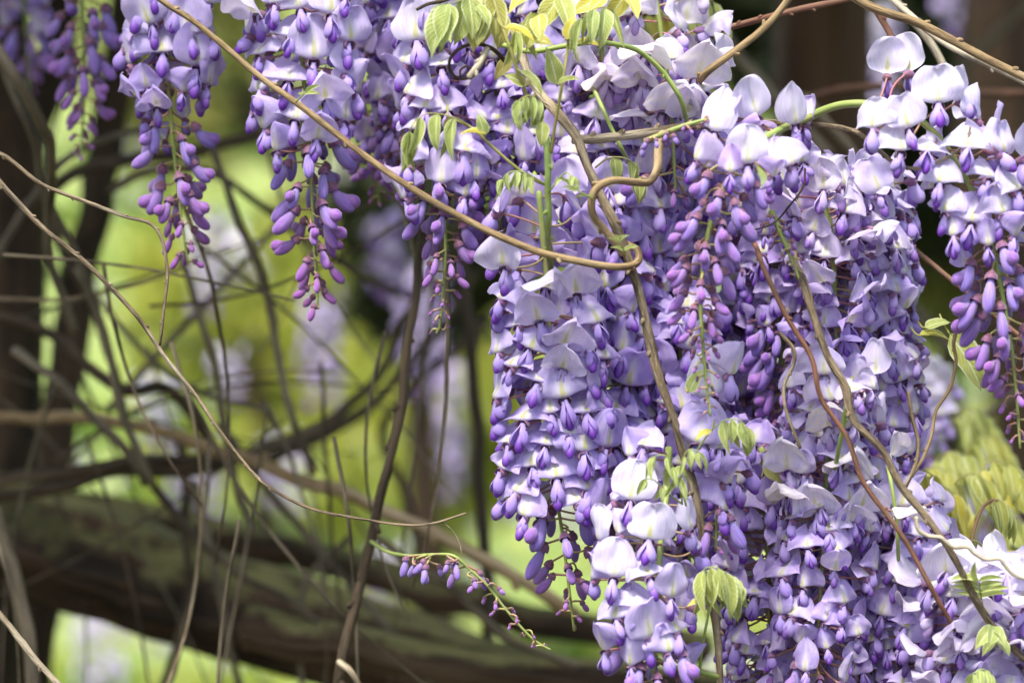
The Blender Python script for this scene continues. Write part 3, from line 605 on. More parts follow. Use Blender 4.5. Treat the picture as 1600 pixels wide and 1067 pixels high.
vine('twig', 'short brown twig joining behind the round white petals', TW, [(1370, 15, .05), (1390, 50, .05), (1402, 80, .05), (1415, 110, .05)], 6, 4, 'red', g, 8, .1, nodes=2)
vine('branch', 'thick blurred branch below the green arching stalk', BR, [(1255, 150, .4), (1300, 200, .4), (1335, 250, .4), (1360, 310, .4), (1390, 380, .4)], 13, 12, 'dim', g)
vine('branch', 'level blurred branch behind the upright white flowers', BR, [(1100, 190, .45), (1250, 155, .45), (1400, 138, .45), (1620, 150, .45)], 9, 8, 'redwood', g)
vine('branch', 'dim branch dropping left from the dark upper right', BR, [(1130, 60, .7), (1180, 120, .7), (1230, 170, .7), (1300, 240, .7)], 14, 12, 'dim', g)
vine('branch', 'blurred slanting limb at the top right corner', BR, [(1480, 130, .9), (1540, 70, .9), (1620, -10, .9)], 18, 16, 'dim', g)
vine('branch', 'dark blurred limb over the bright green lawn at right', BR, [(1420, 480, .9), (1500, 560, .9), (1560, 600, .95), (1640, 640, 1.0)], 14, 14, 'dim', g)
vine('branch', 'grey blurred limb rising to the right edge', BR, [(1440, 660, .8), (1520, 660, .8), (1580, 620, .8), (1640, 570, .8)], 10, 10, 'dim', g)
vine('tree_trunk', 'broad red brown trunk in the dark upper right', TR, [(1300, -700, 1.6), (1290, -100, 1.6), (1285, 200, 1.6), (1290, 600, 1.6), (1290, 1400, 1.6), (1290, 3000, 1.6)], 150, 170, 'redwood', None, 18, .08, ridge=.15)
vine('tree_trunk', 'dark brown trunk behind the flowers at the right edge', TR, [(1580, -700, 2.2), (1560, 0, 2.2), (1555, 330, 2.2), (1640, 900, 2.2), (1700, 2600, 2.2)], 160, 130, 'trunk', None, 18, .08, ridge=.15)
g = 'shoots over the lower right flowers'
vine('shoot', 'thin red brown shoot slanting down across the right flowers', TW, [(1165, 345, .06), (1180, 385, -.01), (1195, 420, -.045), (1228, 490, -.05), (1268, 556, -.05), (1284, 622, -.05), (1324, 682, -.05), (1348, 748, -.05), (1390, 810, -.05), (1428, 870, -.05), (1460, 925, -.048), (1495, 985, -.035), (1530, 1040, .03)], 4.2, 4.0, 'red', g, 8, .08, nodes=4)
vine('vine_stem', 'grey double vine slanting down the right flowers to the lower edge', VN, [(1225, 350, .07), (1240, 400, -.0), (1255, 445, -.045), (1275, 500, -.052), (1296, 560, -.055), (1322, 604, -.058), (1336, 654, -.06), (1380, 702, -.06), (1406, 758, -.06), (1450, 815, -.06), (1490, 870, -.06), (1520, 925, -.058), (1550, 975, -.055), (1590, 1020, -.05), (1640, 1060, -.05)], 6.2, 5.0, 'grey', g, 10, .14, nodes=10, strands=1)
vine('vine_stem', 'thin grey vine looping beside the red shoot', VN, [(1218, 520, -.045), (1240, 545, -.05), (1240, 570, -.05), (1226, 600, -.05), (1228, 640, -.05), (1250, 700, -.048)], 3.2, 2.5, 'grey', g, 7, .1, nodes=2)
vine('tendril', 'pale wavy tendril curling off the double vine toward the right edge', 'tendril', [(1432, 808, -.07), (1436, 828, -.07), (1452, 838, -.07), (1470, 840, -.072), (1478, 846, -.072), (1492, 856, -.072), (1512, 855, -.074), (1522, 864, -.074), (1540, 874, -.074), (1562, 873, -.075), (1572, 885, -.075), (1586, 898, -.075), (1615, 908, -.075)], 3.4, 2.6, 'pale', g, 8, .06)
vine('tendril', 'slim tan tendril winding up to the hanging right cluster', 'tendril', [(1522, 448, -.01), (1520, 480, -.01), (1500, 505, -.01), (1491, 535, -.01), (1494, 565, -.01), (1484, 605, -.01), (1462, 640, -.01), (1455, 680, -.012), (1442, 715, -.015), (1425, 745, -.02)], 3.2, 2.6, 'tan', g, 7, .06, nodes=2)
vine('tendril', 'slim dark twig standing beside the winding tan tendril', TW, [(1418, 612, -.03), (1424, 650, -.03), (1434, 690, -.03), (1430, 725, -.03), (1415, 760, -.03)], 3.0, 3.4, 'grey', g, 7, .08, nodes=2)
vine('branch', 'reddish twig slanting behind the right hanging cluster', TW, [(1390, 360, .06), (1440, 400, .06), (1490, 440, .06), (1540, 480, .06), (1600, 530, .06)], 5, 4, 'red', g, 8, .1, nodes=2)
vine('twig', 'fine dark twig curving below the tall white petals', TW, [(1258, 262, -.05), (1256, 290, -.05), (1236, 318, -.05), (1205, 350, -.05), (1152, 366, -.05)], 1.8, 1.2, 'brown', g, 6, .1)
vine('twig', 'dark twig rising between the yellowish leaves at right', TW, [(1505, 900, .03), (1515, 850, .04), (1530, 800, .05), (1550, 780, .05), (1565, 785, .05)], 3.0, 2.4, 'red', g, 6)
vine('tendril', 'dark brown tendril coiled in a loop among the top flowers', 'tendril', [(788, 96, -.05), (770, 78, -.055), (745, 70, -.06), (720, 76, -.062), (705, 92, -.062), (704, 110, -.06), (716, 122, -.058), (732, 122, -.056), (738, 112, -.055), (730, 104, -.055), (720, 110, -.055), (720, 120, -.055)], 3.6, 1.6, 'brown', None, 8, .08)
vine('dead_twig', 'short broken pale dead twig beside the coiled tendril', TW, [(762, 76, -.06), (752, 96, -.064), (742, 110, -.066), (732, 122, -.066)], 4.6, 5.4, 'pale', None, 8, .14, nodes=3)
vine('dead_twig', 'dark twig end poking in at the top left of the leaves', TW, [(652, 15, -.04), (670, 6, -.04), (695, 0, -.04), (720, -12, -.04)], 2.6, 3.0, 'brown', None, 7, .1)
g = 'green shoots among the upper flowers'
vine('green_shoot', 'thick fresh green shoot standing upright left of the S-shaped stem', 'shoot', [(852, 205, -.045), (856, 250, -.05), (856, 300, -.05), (858, 362, -.04), (860, 420, .02)], 5.0, 5.4, 'shoot', g, 9, .06, nodes=5)
vine('green_shoot', 'green shoot running level across the top leaves', 'shoot', [(780, 70, -.01), (830, 82, -.02), (880, 74, -.025), (930, 66, -.025), (985, 74, -.02), (1015, 92, -.015), (1040, 118, -.012), (1062, 152, -.01), (1070, 182, -.0), (1076, 215, .04)], 4.4, 3.6, 'shoot', g, 9, .08, nodes=6)
vine('green_shoot', 'olive shoot climbing from the upright green shoot to the top edge', 'shoot', [(862, 240, -.05), (868, 190, -.055), (878, 130, -.06), (886, 80, -.06), (890, 20, -.05), (892, -20, -.05)], 2.6, 2.2, 'olive', g, 7, .06)
vine('green_shoot', 'long olive leaf stalk curving down from the top edge', 'shoot', [(768, -10, -.06), (780, 30, -.062), (798, 80, -.064), (812, 120, -.062), (830, 170, -.055), (850, 215, -.05)], 3.2, 3.0, 'olive', g, 7, .06)
vine('green_shoot', 'olive leaf stalk slanting in from the left drooping leaves', 'shoot', [(700, 184, -.06), (735, 200, -.06), (770, 232, -.058), (805, 262, -.055), (835, 282, -.05), (856, 290, -.048)], 2.2, 2.6, 'olive', g, 7, .06)
vine('green_shoot', 'slim green stem behind the right S-shaped stem', 'shoot', [(925, 135, .03), (940, 165, -.005), (955, 200, -.01), (975, 240, -.01), (992, 275, .03)], 3.4, 3.2, 'shoot', g, 7, .06)
vine('green_shoot', 'green shoot crossing the bottom beside the central stem', 'shoot', [(1000, 1012, -.03), (1045, 1040, -.035), (1085, 1046, -.035), (1122, 1058, -.03)], 4.2, 4.2, 'shoot', g, 8, .06, nodes=2)
vine('green_shoot', 'thin green leaf stalk rising at the bottom beside the central stem', 'shoot', [(1092, 1048, -.035), (1098, 1005, -.04), (1106, 960, -.045), (1108, 925, -.05)], 2.4, 2.0, 'shoot', g, 7, .04)
vine('green_shoot', 'pale green shoot standing under the white flower on the right', 'shoot', [(1330, 590, .0), (1322, 620, -.04), (1318, 660, -.042), (1308, 720, -.03), (1298, 790, .01)], 3.8, 3.4, 'stalk', g, 8, .06, nodes=3)
vine('green_shoot', 'dark green stalk dropping beside the double vine', 'shoot', [(1378, 690, .02), (1390, 740, -.015), (1400, 800, -.02), (1404, 860, -.015), (1404, 950, .03)], 3.4, 3, 'stalk', g, 8, .06)

# ------------------------------------------------------------------ the racemes
GW = 'wisteria racemes hanging in bloom'
# --- left side, softly out of focus
raceme('half open purple raceme hanging before the dark trunks at the top left', [(118, -170, .22), (126, -60, .22), (130, 60, .22), (131, 150, .22), (126, 245, .22)], 12, 44, topen=.42, r0=.017, r1=.014, pale=(0.00, 0.08), hue=(.3, .8), bmin=.34, seed=2)
raceme('purple raceme in deep shade at the top left corner', [(20, -220, .5), (30, -60, .5), (42, 60, .5), (45, 150, .5)], 34, 26, topen=.7, pale=(0.00, 0.08), hue=(.2, .6), seed=3, lite=True)
raceme('lavender raceme with long bud tip hanging alone in the left of the picture', [(238, -160, .075), (254, -30, .075), (261, 60, .075), (264, 150, .075), (272, 240, .075), (281, 320, .075), (294, 412, .075)], 40, 36, topen=.62, r0=.017, r1=.013, pale=(0.20, 0.48), seed=4, bmin=.45, back_only=True,
  heroes=[(238, 40, -20, 6, 1, 'up', .5), (298, 60, 10, 0, 1, 'up', .5), (254, 86, 0, 10, 1.05, 'wide', .45), (205, 60, -45, 8, 1, 'std', .5), (205, 105, -60, 8, 1, 'fold', .5), (305, 110, 30, 4, 1.1, 'up', .35), (322, 135, 60, 0, 1, 'up', .3), (232, 140, -20, 14, .8, 'hood', .3), (245, 168, 0, 20, .75, 'hood', .3), (330, 60, 60, 6, 1, 'std', .4), (215, 20, -40, 4, 1, 'up', .6), (275, 20, 10, 0, 1, 'up', .7), (325, 10, 45, 0, 1, 'up', .6), (240, -15, -10, 0, 1, 'up', .6), (195, 80, -80, 8, .9, 'std', .3), (285, 145, 20, 20, .8, 'fold', .1), (215, 150, -55, 25, .8, 'hood', .3)])
raceme('full lavender raceme with plump buds in the left centre, crossed by the tan vine', [(448, -170, .05), (462, -40, .05), (470, 60, .05), (477, 160, .05), (485, 260, .05), (490, 370, .05), (497, 480, .05)], 50, 44, topen=.62, r0=.0195, r1=.014, pale=(0.24, 0.52), seed=5, bmin=.48, back_only=True,
  heroes=[(405, 22, -50, 14, 1, 'hood', .8), (455, 60, -5, 4, 1, 'wide', .7), (490, 100, 10, 2, 1.05, 'up', .6), (405, 92, -50, 4, 1, 'std', .6), (388, 60, -75, 0, 1, 'up', .6), (515, 30, 15, 0, 1.1, 'up', .65), (545, 70, 45, 0, 1, 'up', .5), (450, 130, -10, 4, 1.1, 'wide', .5), (410, 145, -50, 8, 1, 'std', .5), (540, 120, 50, 6, 1, 'up', .6), (460, 190, -5, 10, 1, 'std', .5), (415, 205, -50, 14, 1, 'fold', .4), (510, 160, 20, 12, 1, 'hood', .6), (535, 195, 45, 4, 1, 'up', .4), (430, 235, -25, 25, .85, 'fold', .2), (495, 218, 20, 18, .9, 'hood', .4), (555, 150, 70, 4, 1, 'fold', .5), (470, 20, 0, 0, 1, 'up', .7), (430, 12, -30, 0, 1, 'up', .7), (540, 0, 30, 0, 1, 'up', .7), (395, 175, -75, 10, .9, 'std', .3)])
raceme('dim lavender raceme just right of the full left raceme', [(560, -170, .16), (574, -20, .16), (580, 90, .16), (584, 190, .16), (592, 320, .16)], 60, 28, topen=.74, pale=(0.00, 0.28), hue=(.2, .6), seed=6)
raceme('pale raceme high in the gap between the left centre and upper centre', [(610, -200, .10), (622, -60, .10), (628, 40, .10), (630, 160, .10), (634, 300, .10)], 49, 22, topen=.78, pale=(0.16, 0.48), seed=7)
raceme('raceme left of the centre with a green tip of tiny buds below the tan vine', [(676, -130, .045), (684, 0, .045), (690, 100, .045), (692, 210, .045), (694, 310, .045), (696, 400, .045), (688, 500, .045), (682, 520, .045)], 61, 60, topen=.62, r0=.019, r1=.015, pale=(0.16, 0.52), seed=8, bmin=.14, budsize=.87, back_only=True,
  heroes=[(655, 70, -20, 0, 1.2, 'up', .85), (640, 150, -50, 6, 1.1, 'wide', .6), (690, 110, 0, 0, 1, 'wide', .7), (650, 205, -30, 8, 1, 'std', .5), (690, 290, 0, 6, 1, 'point', .55), (725, 240, 20, 8, 1.15, 'wide', .5), (640, 260, -40, 12, 1, 'std', .45), (665, 175, -15, 4, 1, 'std', .5), (740, 285, 40, 4, 1, 'up', .3), (700, 180, 10, 8, 1, 'std', .4), (755, 190, 50, 4, 1, 'wide', .3), (632, 105, -60, 4, 1, 'std', .6), (715, 60, 20, 0, 1, 'up', .7), (665, 10, -10, 0, 1, 'up', .8), (635, 310, -50, 20, .9, 'fold', .2), (725, 310, 25, 16, .9, 'fold', .2)])
raceme('lavender raceme behind the fresh green shoot in the upper middle', [(770, -60, .06), (774, 60, .06), (776, 170, .06), (778, 280, .06), (780, 400, .06)], 70, 24, topen=.78, pale=(0.00, 0.36), hue=(.1, .5), seed=9)
raceme('pale fading raceme under the top leaves of the upper middle', [(840, -120, .05), (850, 0, .05), (858, 100, .05), (862, 200, .05), (866, 330, .05)], 65, 10, topen=.9, pale=(0.16, 0.64), old=(0, .4), seed=10, heroes=[(812, 322, -10, 10, 1, 'wilt', 1, .5), (895, 326, 20, 14, .95, 'wilt', 1, .4), (858, 378, 0, 26, .9, 'hood', 1, .3), (930, 380, 20, 20, .9, 'hood', .8)])
raceme('white fading raceme left of the level side branch', [(920, -80, .045), (936, 40, .045), (944, 140, .045), (950, 240, .045), (960, 390, .045)], 70, 10, topen=.9, r0=.019, pale=(0.12, 0.76), old=(.1, .7), mixk=MIXOLD, seed=11, back_only=True,
  heroes=[(948, 132, 10, 10, 1, 'wilt', .95, .8), (905, 105, -30, 10, 1, 'hood', .8, .3), (980, 100, 20, 0, 1, 'hood', .9, .5), (885, 150, -60, 4, 1, 'std', .3), (930, 190, -10, 6, 1.05, 'wide', .4), (985, 170, 20, 16, 1, 'wilt', .8, .5), (900, 245, -20, 6, 1, 'std', .4), (1005, 235, 40, 6, 1, 'std', .5), (950, 300, 10, 10, 1, 'hood', .5), (905, 330, -30, 10, 1.05, 'hood', .6), (990, 330, 30, 6, 1, 'wide', .5), (900, 25, -20, 0, 1, 'up', .8, .4), (960, 30, 10, 0, 1, 'hood', .8, .3), (1030, 330, 40, 6, 1, 'std', .4), (940, 240, 10, 4, 1, 'std', .3), (1025, 270, 40, 8, 1, 'up', .5)])
raceme('white creamy raceme of drooping old flowers at the top right of centre', [(1010, -80, .03), (1030, 30, .03), (1042, 110, .03), (1050, 190, .03), (1056, 310, .03)], 54, 6, topen=.92, r0=.020, r1=.017, pale=(0.24, 0.80), old=(.1, .8), mixk=MIXOLD, seed=12, back_only=True,
  heroes=[(1062, 55, 60, -10, 1, 'up', 1, .2), (1010, 85, 10, 16, 1.15, 'wilt', 1, .9), (1085, 125, 20, 14, 1.1, 'hood', .9, .6), (1035, 170, 10, 34, 1.1, 'hood', .9, .5), (1110, 100, 60, 10, 1, 'hood', .9, .3), (1130, 125, 70, 4, 1, 'fold', .9, .3), (1070, 180, 20, 20, 1, 'hood', .7, .2), (995, 20, -10, 10, 1, 'wilt', .9, .7), (1050, 100, 10, 0, 1, 'std', .8, .2), (1090, 175, 40, 10, 1, 'std', .7, .3), (1005, 130, -20, 12, 1, 'hood', .7, .5), (1100, 150, 20, 10, 1, 'wide', .8, .2)])
raceme('lavender raceme between the central stem and the front hanging raceme', [(1000, 170, .06), (1004, 280, .06), (1008, 390, .06), (1012, 500, .06), (1018, 620, .06)], 93, 8, topen=.93, pale=(0.04, 0.40), seed=13)
raceme('violet raceme filling the gap left of the dark red shoot', [(1120, 250, .10), (1126, 360, .10), (1132, 480, .10), (1138, 600, .10), (1142, 720, .10)], 78, 30, topen=.8, pale=(0.00, 0.20), hue=(.1, .5), seed=14)
# --- the large cluster in the centre
H = [(790, 418, -40, 14, 1.05, 'hood', .8), (781, 470, -50, 8, 1, 'wide', .5), (777, 489, -70, 8, .9, 'std', .4), (809, 511, -40, 8, 1, 'wide', .35), (844, 500, -10, 16, 1, 'hood', .6), (852, 448, 0, 20, 1.05, 'hood', .9), (899, 459, 20, 8, 1.15, 'hood', .7), (876, 535, 5, 34, 1, 'hood', .6),
 (932, 505, 30, 10, 1.1, 'std', .45), (827, 545, -20, 8, 1, 'wide', .5), (779, 554, -60, 8, .9, 'std', .4), (797, 577, -40, 6, 1, 'wide', .45), (839, 603, -12, 4, 1.05, 'wide', .4), (878, 573, 0, 16, 1.1, 'hood', .75), (921, 547, 20, 10, 1.1, 'wide', .55), (942, 562, 40, 6, 1, 'std', .3), (926, 588, 30, 6, 1, 'std', .35), (940, 610, 50, 4, 1, 'up', .3),
 (882, 624, 5, 8, 1.1, 'std', .5), (775, 626, -60, 6, .95, 'std', .4), (818, 664, -25, 4, 1.1, 'wide', .35), (777, 655, -70, 6, .95, 'std', .3), (917, 650, 25, 6, 1.05, 'wide', .4), (944, 642, 48, 4, .95, 'std', .3), (792, 697, -42, 4, 1, 'wide', .35), (890, 685, 5, 4, 1.1, 'std', .4), (912, 710, 28, 4, 1.1, 'std', .3), (946, 702, 48, 4, 1, 'up', .25),
 (832, 731, -22, 4, 1.05, 'wide', .35), (782, 737, -62, 4, .95, 'std', .35), (870, 753, 0, 4, 1.12, 'std', .4), (917, 772, 25, 4, 1.05, 'std', .3), (946, 735, 50, 4, 1, 'std', .25), (806, 775, -42, 6, 1, 'std', .35), (818, 810, -28, 6, 1, 'std', .3), (905, 790, 22, 4, 1, 'std', .3), (935, 810, 42, 4, 1, 'up', .25), (783, 785, -70, 6, .85, 'std', .4), (862, 650, -8, 4, .9, 'std', .3), (852, 700, -6, 4, .9, 'std', .3)]
raceme('large lavender raceme in the very centre with a dangling tail of violet buds', [(842, 300, .0), (850, 390, .0), (857, 480, .0), (856, 570, .0), (858, 650, .0), (864, 740, .0), (878, 830, .0), (888, 910, .0), (897, 985, .0)], 67, 30, topen=.72, r0=.021, r1=.017, pale=(0.12, 0.44), hue=(.1, .45), seed=15, hscale=.94, heroes=H, back_only=True, fade=.95)
raceme('lavender raceme tucked behind the right side of the large central raceme', [(955, 340, .045), (962, 450, .045), (966, 560, .045), (970, 670, .045), (976, 800, .045), (980, 900, .045)], 105, 18, topen=.86, r0=.019, pale=(0.00, 0.32), hue=(.05, .4), seed=16)
raceme('lavender raceme behind the lower part of the central stem', [(1060, 480, .05), (1066, 600, .05), (1072, 720, .05), (1076, 840, .05), (1080, 960, .05)], 74, 18, topen=.85, pale=(0.00, 0.24), hue=(.05, .45), seed=17)
# --- in front
raceme('short green spike of brown little buds lying on the level side branch', [(1008, 222, -.055), (1035, 210, -.058), (1065, 198, -.06), (1100, 188, -.06), (1112, 190, -.06)], 0, 26, topen=.1, r1=.006, seed=34, bmin=.24, budsize=.42)
raceme('crisp raceme with tall white petals above a spike of tiny pink buds',
  [(1268, 182, -.04), (1225, 200, -.05), (1188, 222, -.06), (1150, 262, -.068), (1126, 306, -.07), (1108, 358, -.07), (1098, 420, -.07), (1095, 480, -.07), (1099, 545, -.07), (1104, 600, -.07), (1110, 650, -.07)], 8, 64, s0=.1, topen=.34, r0=.014, r1=.014, pale=(0.08, 0.24), hue=(.4, .9), seed=18, hscale=.87, bmin=.12, budsize=.88, back_only=True, sr=.0019,
  heroes=[(1116, 212, -20, -4, 1.05, 'point', 1), (1182, 188, 12, -4, 1.15, 'up', 1), (1243, 198, 25, -4, 1.0, 'point', 1), (1168, 260, 0, 2, 1.0, 'up', .9), (1238, 258, 45, 12, 1.1, 'std', .8), (1085, 256, -60, 4, .9, 'fold', .6), (1140, 272, -20, 20, .8, 'fold', .3), (1208, 275, 30, 20, .8, 'fold', .4)])
raceme('white and violet raceme hanging from an arching green stalk',
  [(1255, 188, -.02), (1300, 168, -.03), (1345, 162, -.04), (1395, 170, -.045), (1440, 190, -.05), (1482, 235, -.05), (1520, 300, -.05), (1545, 370, -.05), (1562, 440, -.05), (1577, 520, -.05), (1587, 600, -.05), (1594, 700, -.05)], 10, 66, s0=.36, topen=.60, r0=.016, r1=.015, pale=(0.16, 0.48), hue=(.1, .4), seed=19, hscale=.87, bmin=.26, back_only=True, sr=.0021,
  heroes=[(1386, 122, 165, 0, 1.05, 'up', 1), (1420, 118, 140, 0, 1.05, 'up', 1), (1466, 168, 5, -2, 1.15, 'up', 1), (1503, 162, 60, -6, 1.05, 'up', .95), (1528, 195, 100, -4, 1.05, 'fold', .9), (1366, 204, -45, 8, 1.1, 'std', 1), (1408, 240, -8, 4, 1.0, 'std', .95), (1448, 244, 10, 0, 1.12, 'wide', .9), (1511, 236, 15, 0, 1.05, 'wide', .95), (1566, 246, 40, -4, 1.05, 'up', .85), (1468, 290, -5, 8, 1.1, 'std', .8), (1544, 282, 20, 2, 1.1, 'wide', .7), (1476, 336, -30, 8, .95, 'std', .6), (1517, 352, 5, 4, 1.05, 'std', .5), (1566, 336, 25, 10, 1.0, 'std', .6), (1420, 205, 0, 0, .95, 'up', .8), (1600, 250, 55, 0, 1, 'up', .7), (1590, 300, 40, 4, 1, 'std', .6), (1545, 385, 10, 20, .9, 'fold', .2), (1490, 372, -30, 22, .85, 'fold', .2), (1585, 370, 30, 16, .9, 'fold', .25)])
raceme('bright raceme with big white upright petals low in front of the central stem',
  [(1045, 700, -.02), (1040, 780, -.035), (1032, 850, -.045), (1028, 920, -.05), (1026, 990, -.05), (1020, 1060, -.05), (1014, 1130, -.05)], 26, 20, s0=.12, topen=.74, r0=.018, r1=.016, pale=(0.24, 0.56), hue=(.1, .4), seed=20, hscale=.88, back_only=True, sr=.0019,
  heroes=[(984, 788, -12, -2, 1.05, 'up', 1), (1014, 850, -4, -4, 1.08, 'up', .95), (1080, 834, 52, -2, 1.0, 'up', .9), (958, 908, -5, -2, 1.12, 'up', .75), (1016, 904, 6, 4, 1.1, 'wide', .7), (938, 848, -65, 0, .95, 'up', .9), (966, 838, -50, 12, .85, 'fold', .9), (992, 956, 0, 2, 1.15, 'wide', .55), (964, 970, -35, 10, 1.1, 'std', .65), (1014, 1000, 25, 4, 1.1, 'up', .55), (1048, 936, 35, 2, 1, 'up', .55), (925, 905, -75, 14, .95, 'fold', .4), (1060, 990, 50, 10, 1, 'std', .4), (1045, 1022, 30, 14, 1, 'std', .35), (985, 1040, -20, 20, .9, 'fold', .35), (1005, 700, -25, 4, 1.1, 'wide', .6), (985, 715, -40, 10, .9, 'fold', .3), (945, 1015, -50, 22, 1, 'fold', .3)])
raceme('two or three open flowers and buds beside the right of the central stem', [(1090, 560, -.03), (1105, 610, -.03), (1118, 660, -.03), (1122, 720, -.03), (1120, 800, -.03), (1118, 860, -.03)], 5, 8, topen=.8, r0=.014, r1=.012, pale=(0.24, 0.64), seed=21,
  heroes=[(1112, 625, 20, 0, 1, 'up', 1), (1125, 705, 10, 4, 1.05, 'wide', .5), (1098, 695, -20, 8, 1, 'up', .5), (1135, 755, 50, 20, 1, 'fold', .3), (1128, 800, 50, 10, 1.1, 'fold', .35)])
raceme('side raceme reaching out sideways over the log with dark narrow buds', [(580, 846, .155), (606, 862, .09), (640, 868, .03), (675, 866, .01), (708, 868, .0), (735, 890, .0), (762, 915, .0), (785, 945, .0), (810, 975, .0), (835, 1000, .0), (860, 1015, .0)], 0, 44, topen=.62, r1=.011, hue=(.2, .6), sr=.0011, seed=22, bmin=.24, budsize=.54)
# --- right hand side, a little behind the focus
raceme('fading white raceme right of the crisp front raceme', [(1285, 290, .03), (1300, 380, .03), (1305, 470, .03), (1308, 560, .03), (1310, 660, .03)], 84, 10, topen=.9, size=.86, r0=.018, pale=(0.08, 0.72), old=(0, .5), mixk=MIXOLD, seed=23, back_only=False)
raceme('full lavender raceme on the right with white crown of flowers', [(1345, 300, .05), (1352, 380, .05), (1362, 470, .05), (1366, 560, .05), (1368, 650, .05), (1366, 740, .05)], 139, 8, topen=.95, size=.86, r0=.020, r1=.018, pale=(0.08, 0.60), old=(0, .3), hue=(.15, .5), seed=24,
  heroes=[(1335, 365, -20, 4, 1, 'up', .9), (1365, 360, 10, 4, 1.05, 'up', .9), (1385, 380, 30, 8, 1, 'std', .8, .3), (1320, 380, -40, 8, 1, 'std', .7)])
raceme('shaded violet raceme of hanging buds between the crisp raceme and the red shoot', [(1205, 330, .05), (1212, 420, .05), (1218, 510, .05), (1224, 600, .05), (1228, 700, .05)], 51, 70, topen=.45, size=.87, pale=(0.00, 0.12), hue=(.3, .7), seed=25)
raceme('small raceme tip of green buds hanging before the right flowers', [(1205, 330, -.03), (1222, 370, -.035), (1235, 400, -.038), (1250, 440, -.04)], 0, 26, topen=.05, r1=.006, seed=26, bmin=.2, budsize=.4)
raceme('dark violet raceme behind the thin grey loop of vine', [(1190, 500, .12), (1196, 620, .12), (1200, 740, .12), (1205, 860, .12)], 89, 20, topen=.85, pale=(0.00, 0.12), hue=(.1, .5), size=.87, seed=27)
raceme('white topped raceme with cream hoods under the pale green shoot', [(1300, 610, -.01), (1296, 690, .0), (1290, 770, .0), (1286, 860, .0), (1280, 950, .0), (1276, 1060, .0)], 99, 8, topen=.95, size=.86, r0=.019, r1=.020, pale=(0.08, 0.64), old=(0, .35), hue=(.15, .45), seed=28,
  heroes=[(1295, 665, 0, 16, 1.25, 'hood', 1, .7), (1232, 735, -20, 20, 1.15, 'hood', 1, .6), (1236, 770, -30, 24, 1.1, 'wilt', .9, .8), (1322, 735, 10, 14, 1.05, 'hood', 1, .6), (1390, 715, 50, 6, 1, 'hood', 1, .4), (1410, 800, 30, 18, 1.1, 'wilt', 1, .9), (1280, 800, -10, 16, 1.1, 'hood', .9), (1340, 790, 20, 12, 1.1, 'hood', .9, .2), (1330, 820, 20, 18, 1.1, 'hood', .85)])
raceme('broad lavender raceme at the bottom right of centre', [(1190, 700, .03), (1196, 790, .03), (1200, 880, .03), (1202, 980, .03), (1206, 1120, .03)], 139, 4, topen=.97, size=.87, r0=.021, r1=.021, pale=(0.04, 0.36), hue=(.2, .5), seed=29)
raceme('dense lavender raceme along the bottom between the red shoot and the central stem', [(1336, 760, .03), (1342, 850, .03), (1346, 930, .03), (1348, 1010, .03), (1350, 1130, .03)], 129, 4, topen=.97, size=.87, r0=.020, r1=.020, pale=(0.08, 0.44), hue=(.2, .5), seed=30)
raceme('lavender raceme under the double grey vine at the bottom right', [(1405, 800, .02), (1414, 880, .02), (1424, 960, .02), (1440, 1030, .02), (1442, 1130, .02)], 108, 4, topen=.97, size=.87, r0=.019, r1=.020, pale=(0.12, 0.56), hue=(.2, .5), old=(0, .25), seed=31)
raceme('white faded raceme beside the little green leaves in the bottom right corner', [(1500, 900, -.02), (1510, 940, -.02), (1518, 980, -.02), (1520, 1060, -.02), (1522, 1130, -.02)], 50, 2, topen=.97, size=1.05, r0=.016, r1=.017, pale=(0.40, 0.80), old=(.05, .5), mixk=MIXOLD, seed=32,
  heroes=[(1520, 972, -5, 0, 1.15, 'up', 1, .2), (1525, 1000, 10, 30, 1.1, 'hood', 1, .3), (1478, 900, -20, 10, 1.0, 'hood', 1, .2)])
raceme('white raceme cut by the right edge near the bottom', [(1592, 910, -.03), (1596, 950, -.03), (1598, 1000, -.03), (1600, 1090, -.03)], 34, 2, topen=.97, size=1, r0=.014, pale=(0.48, 0.80), old=(0, .4), mixk=MIXOLD, seed=33,
  heroes=[(1588, 965, 0, 6, 1.2, 'up', 1, .2), (1560, 930, -40, 8, 1, 'std', 1, .2)])
# --- far behind, seen only as soft patches
GB = 'blurred wisteria racemes in the background'
def far(label, px, p0, p1, y, n, seed, pale=(0.32, 0.72), r=.022, nb=6):
    raceme(label, [(px, p0, y), (px + 4, (p0 + p1) / 2, y), (px + 8, p1, y)], n, nb, topen=.85, r0=r * .75, r1=r * .6, size=.9, pale=pale, old=(0, .3), seed=seed, lite=True, group=GB)
far('pale blurred raceme behind the bud tip of the left raceme', 318, 345, 490, 2.10, 27, 41, (.6, 1))
far('soft white lavender raceme on the bank above the dark arc at left', 240, 600, 690, 2.05, 17, 42, (.5, .9), .03)
far('soft pale raceme at the left of the dark arc', 352, 560, 620, 2.50, 13, 43, (.6, 1))
far('purple blurred raceme in the middle of the left gap', 498, 470, 640, 2.20, 32, 44, (.0, .3), .03)
far('violet blurred raceme under the pale branch at left', 300, 715, 790, 2.60, 22, 45, (.1, .5), .04)
far('violet blurred raceme below the pale branch near the middle', 440, 690, 800, 2.70, 25, 46, (.1, .5), .035)
far('long dim lilac raceme behind the thin dark post', 700, 580, 790, 2.60, 26, 47, (.0, .3), .02)
far('mauve raceme hanging in the dim gap under the tan vine', 600, 350, 460, 1.20, 16, 48, (.0, .05), .016)
far('pale raceme seen under the pale branch by the dark stem', 600, 865, 930, 2.60, 15, 49, (.5, .9), .03)
far('violet raceme low at the bottom left under the log', 150, 985, 1100, 2.90, 27, 50, (.0, .25), .045)
far('lilac raceme in the dark at the very top right', 1500, -60, 60, 2.50, 25, 51, (.2, .5), .035)
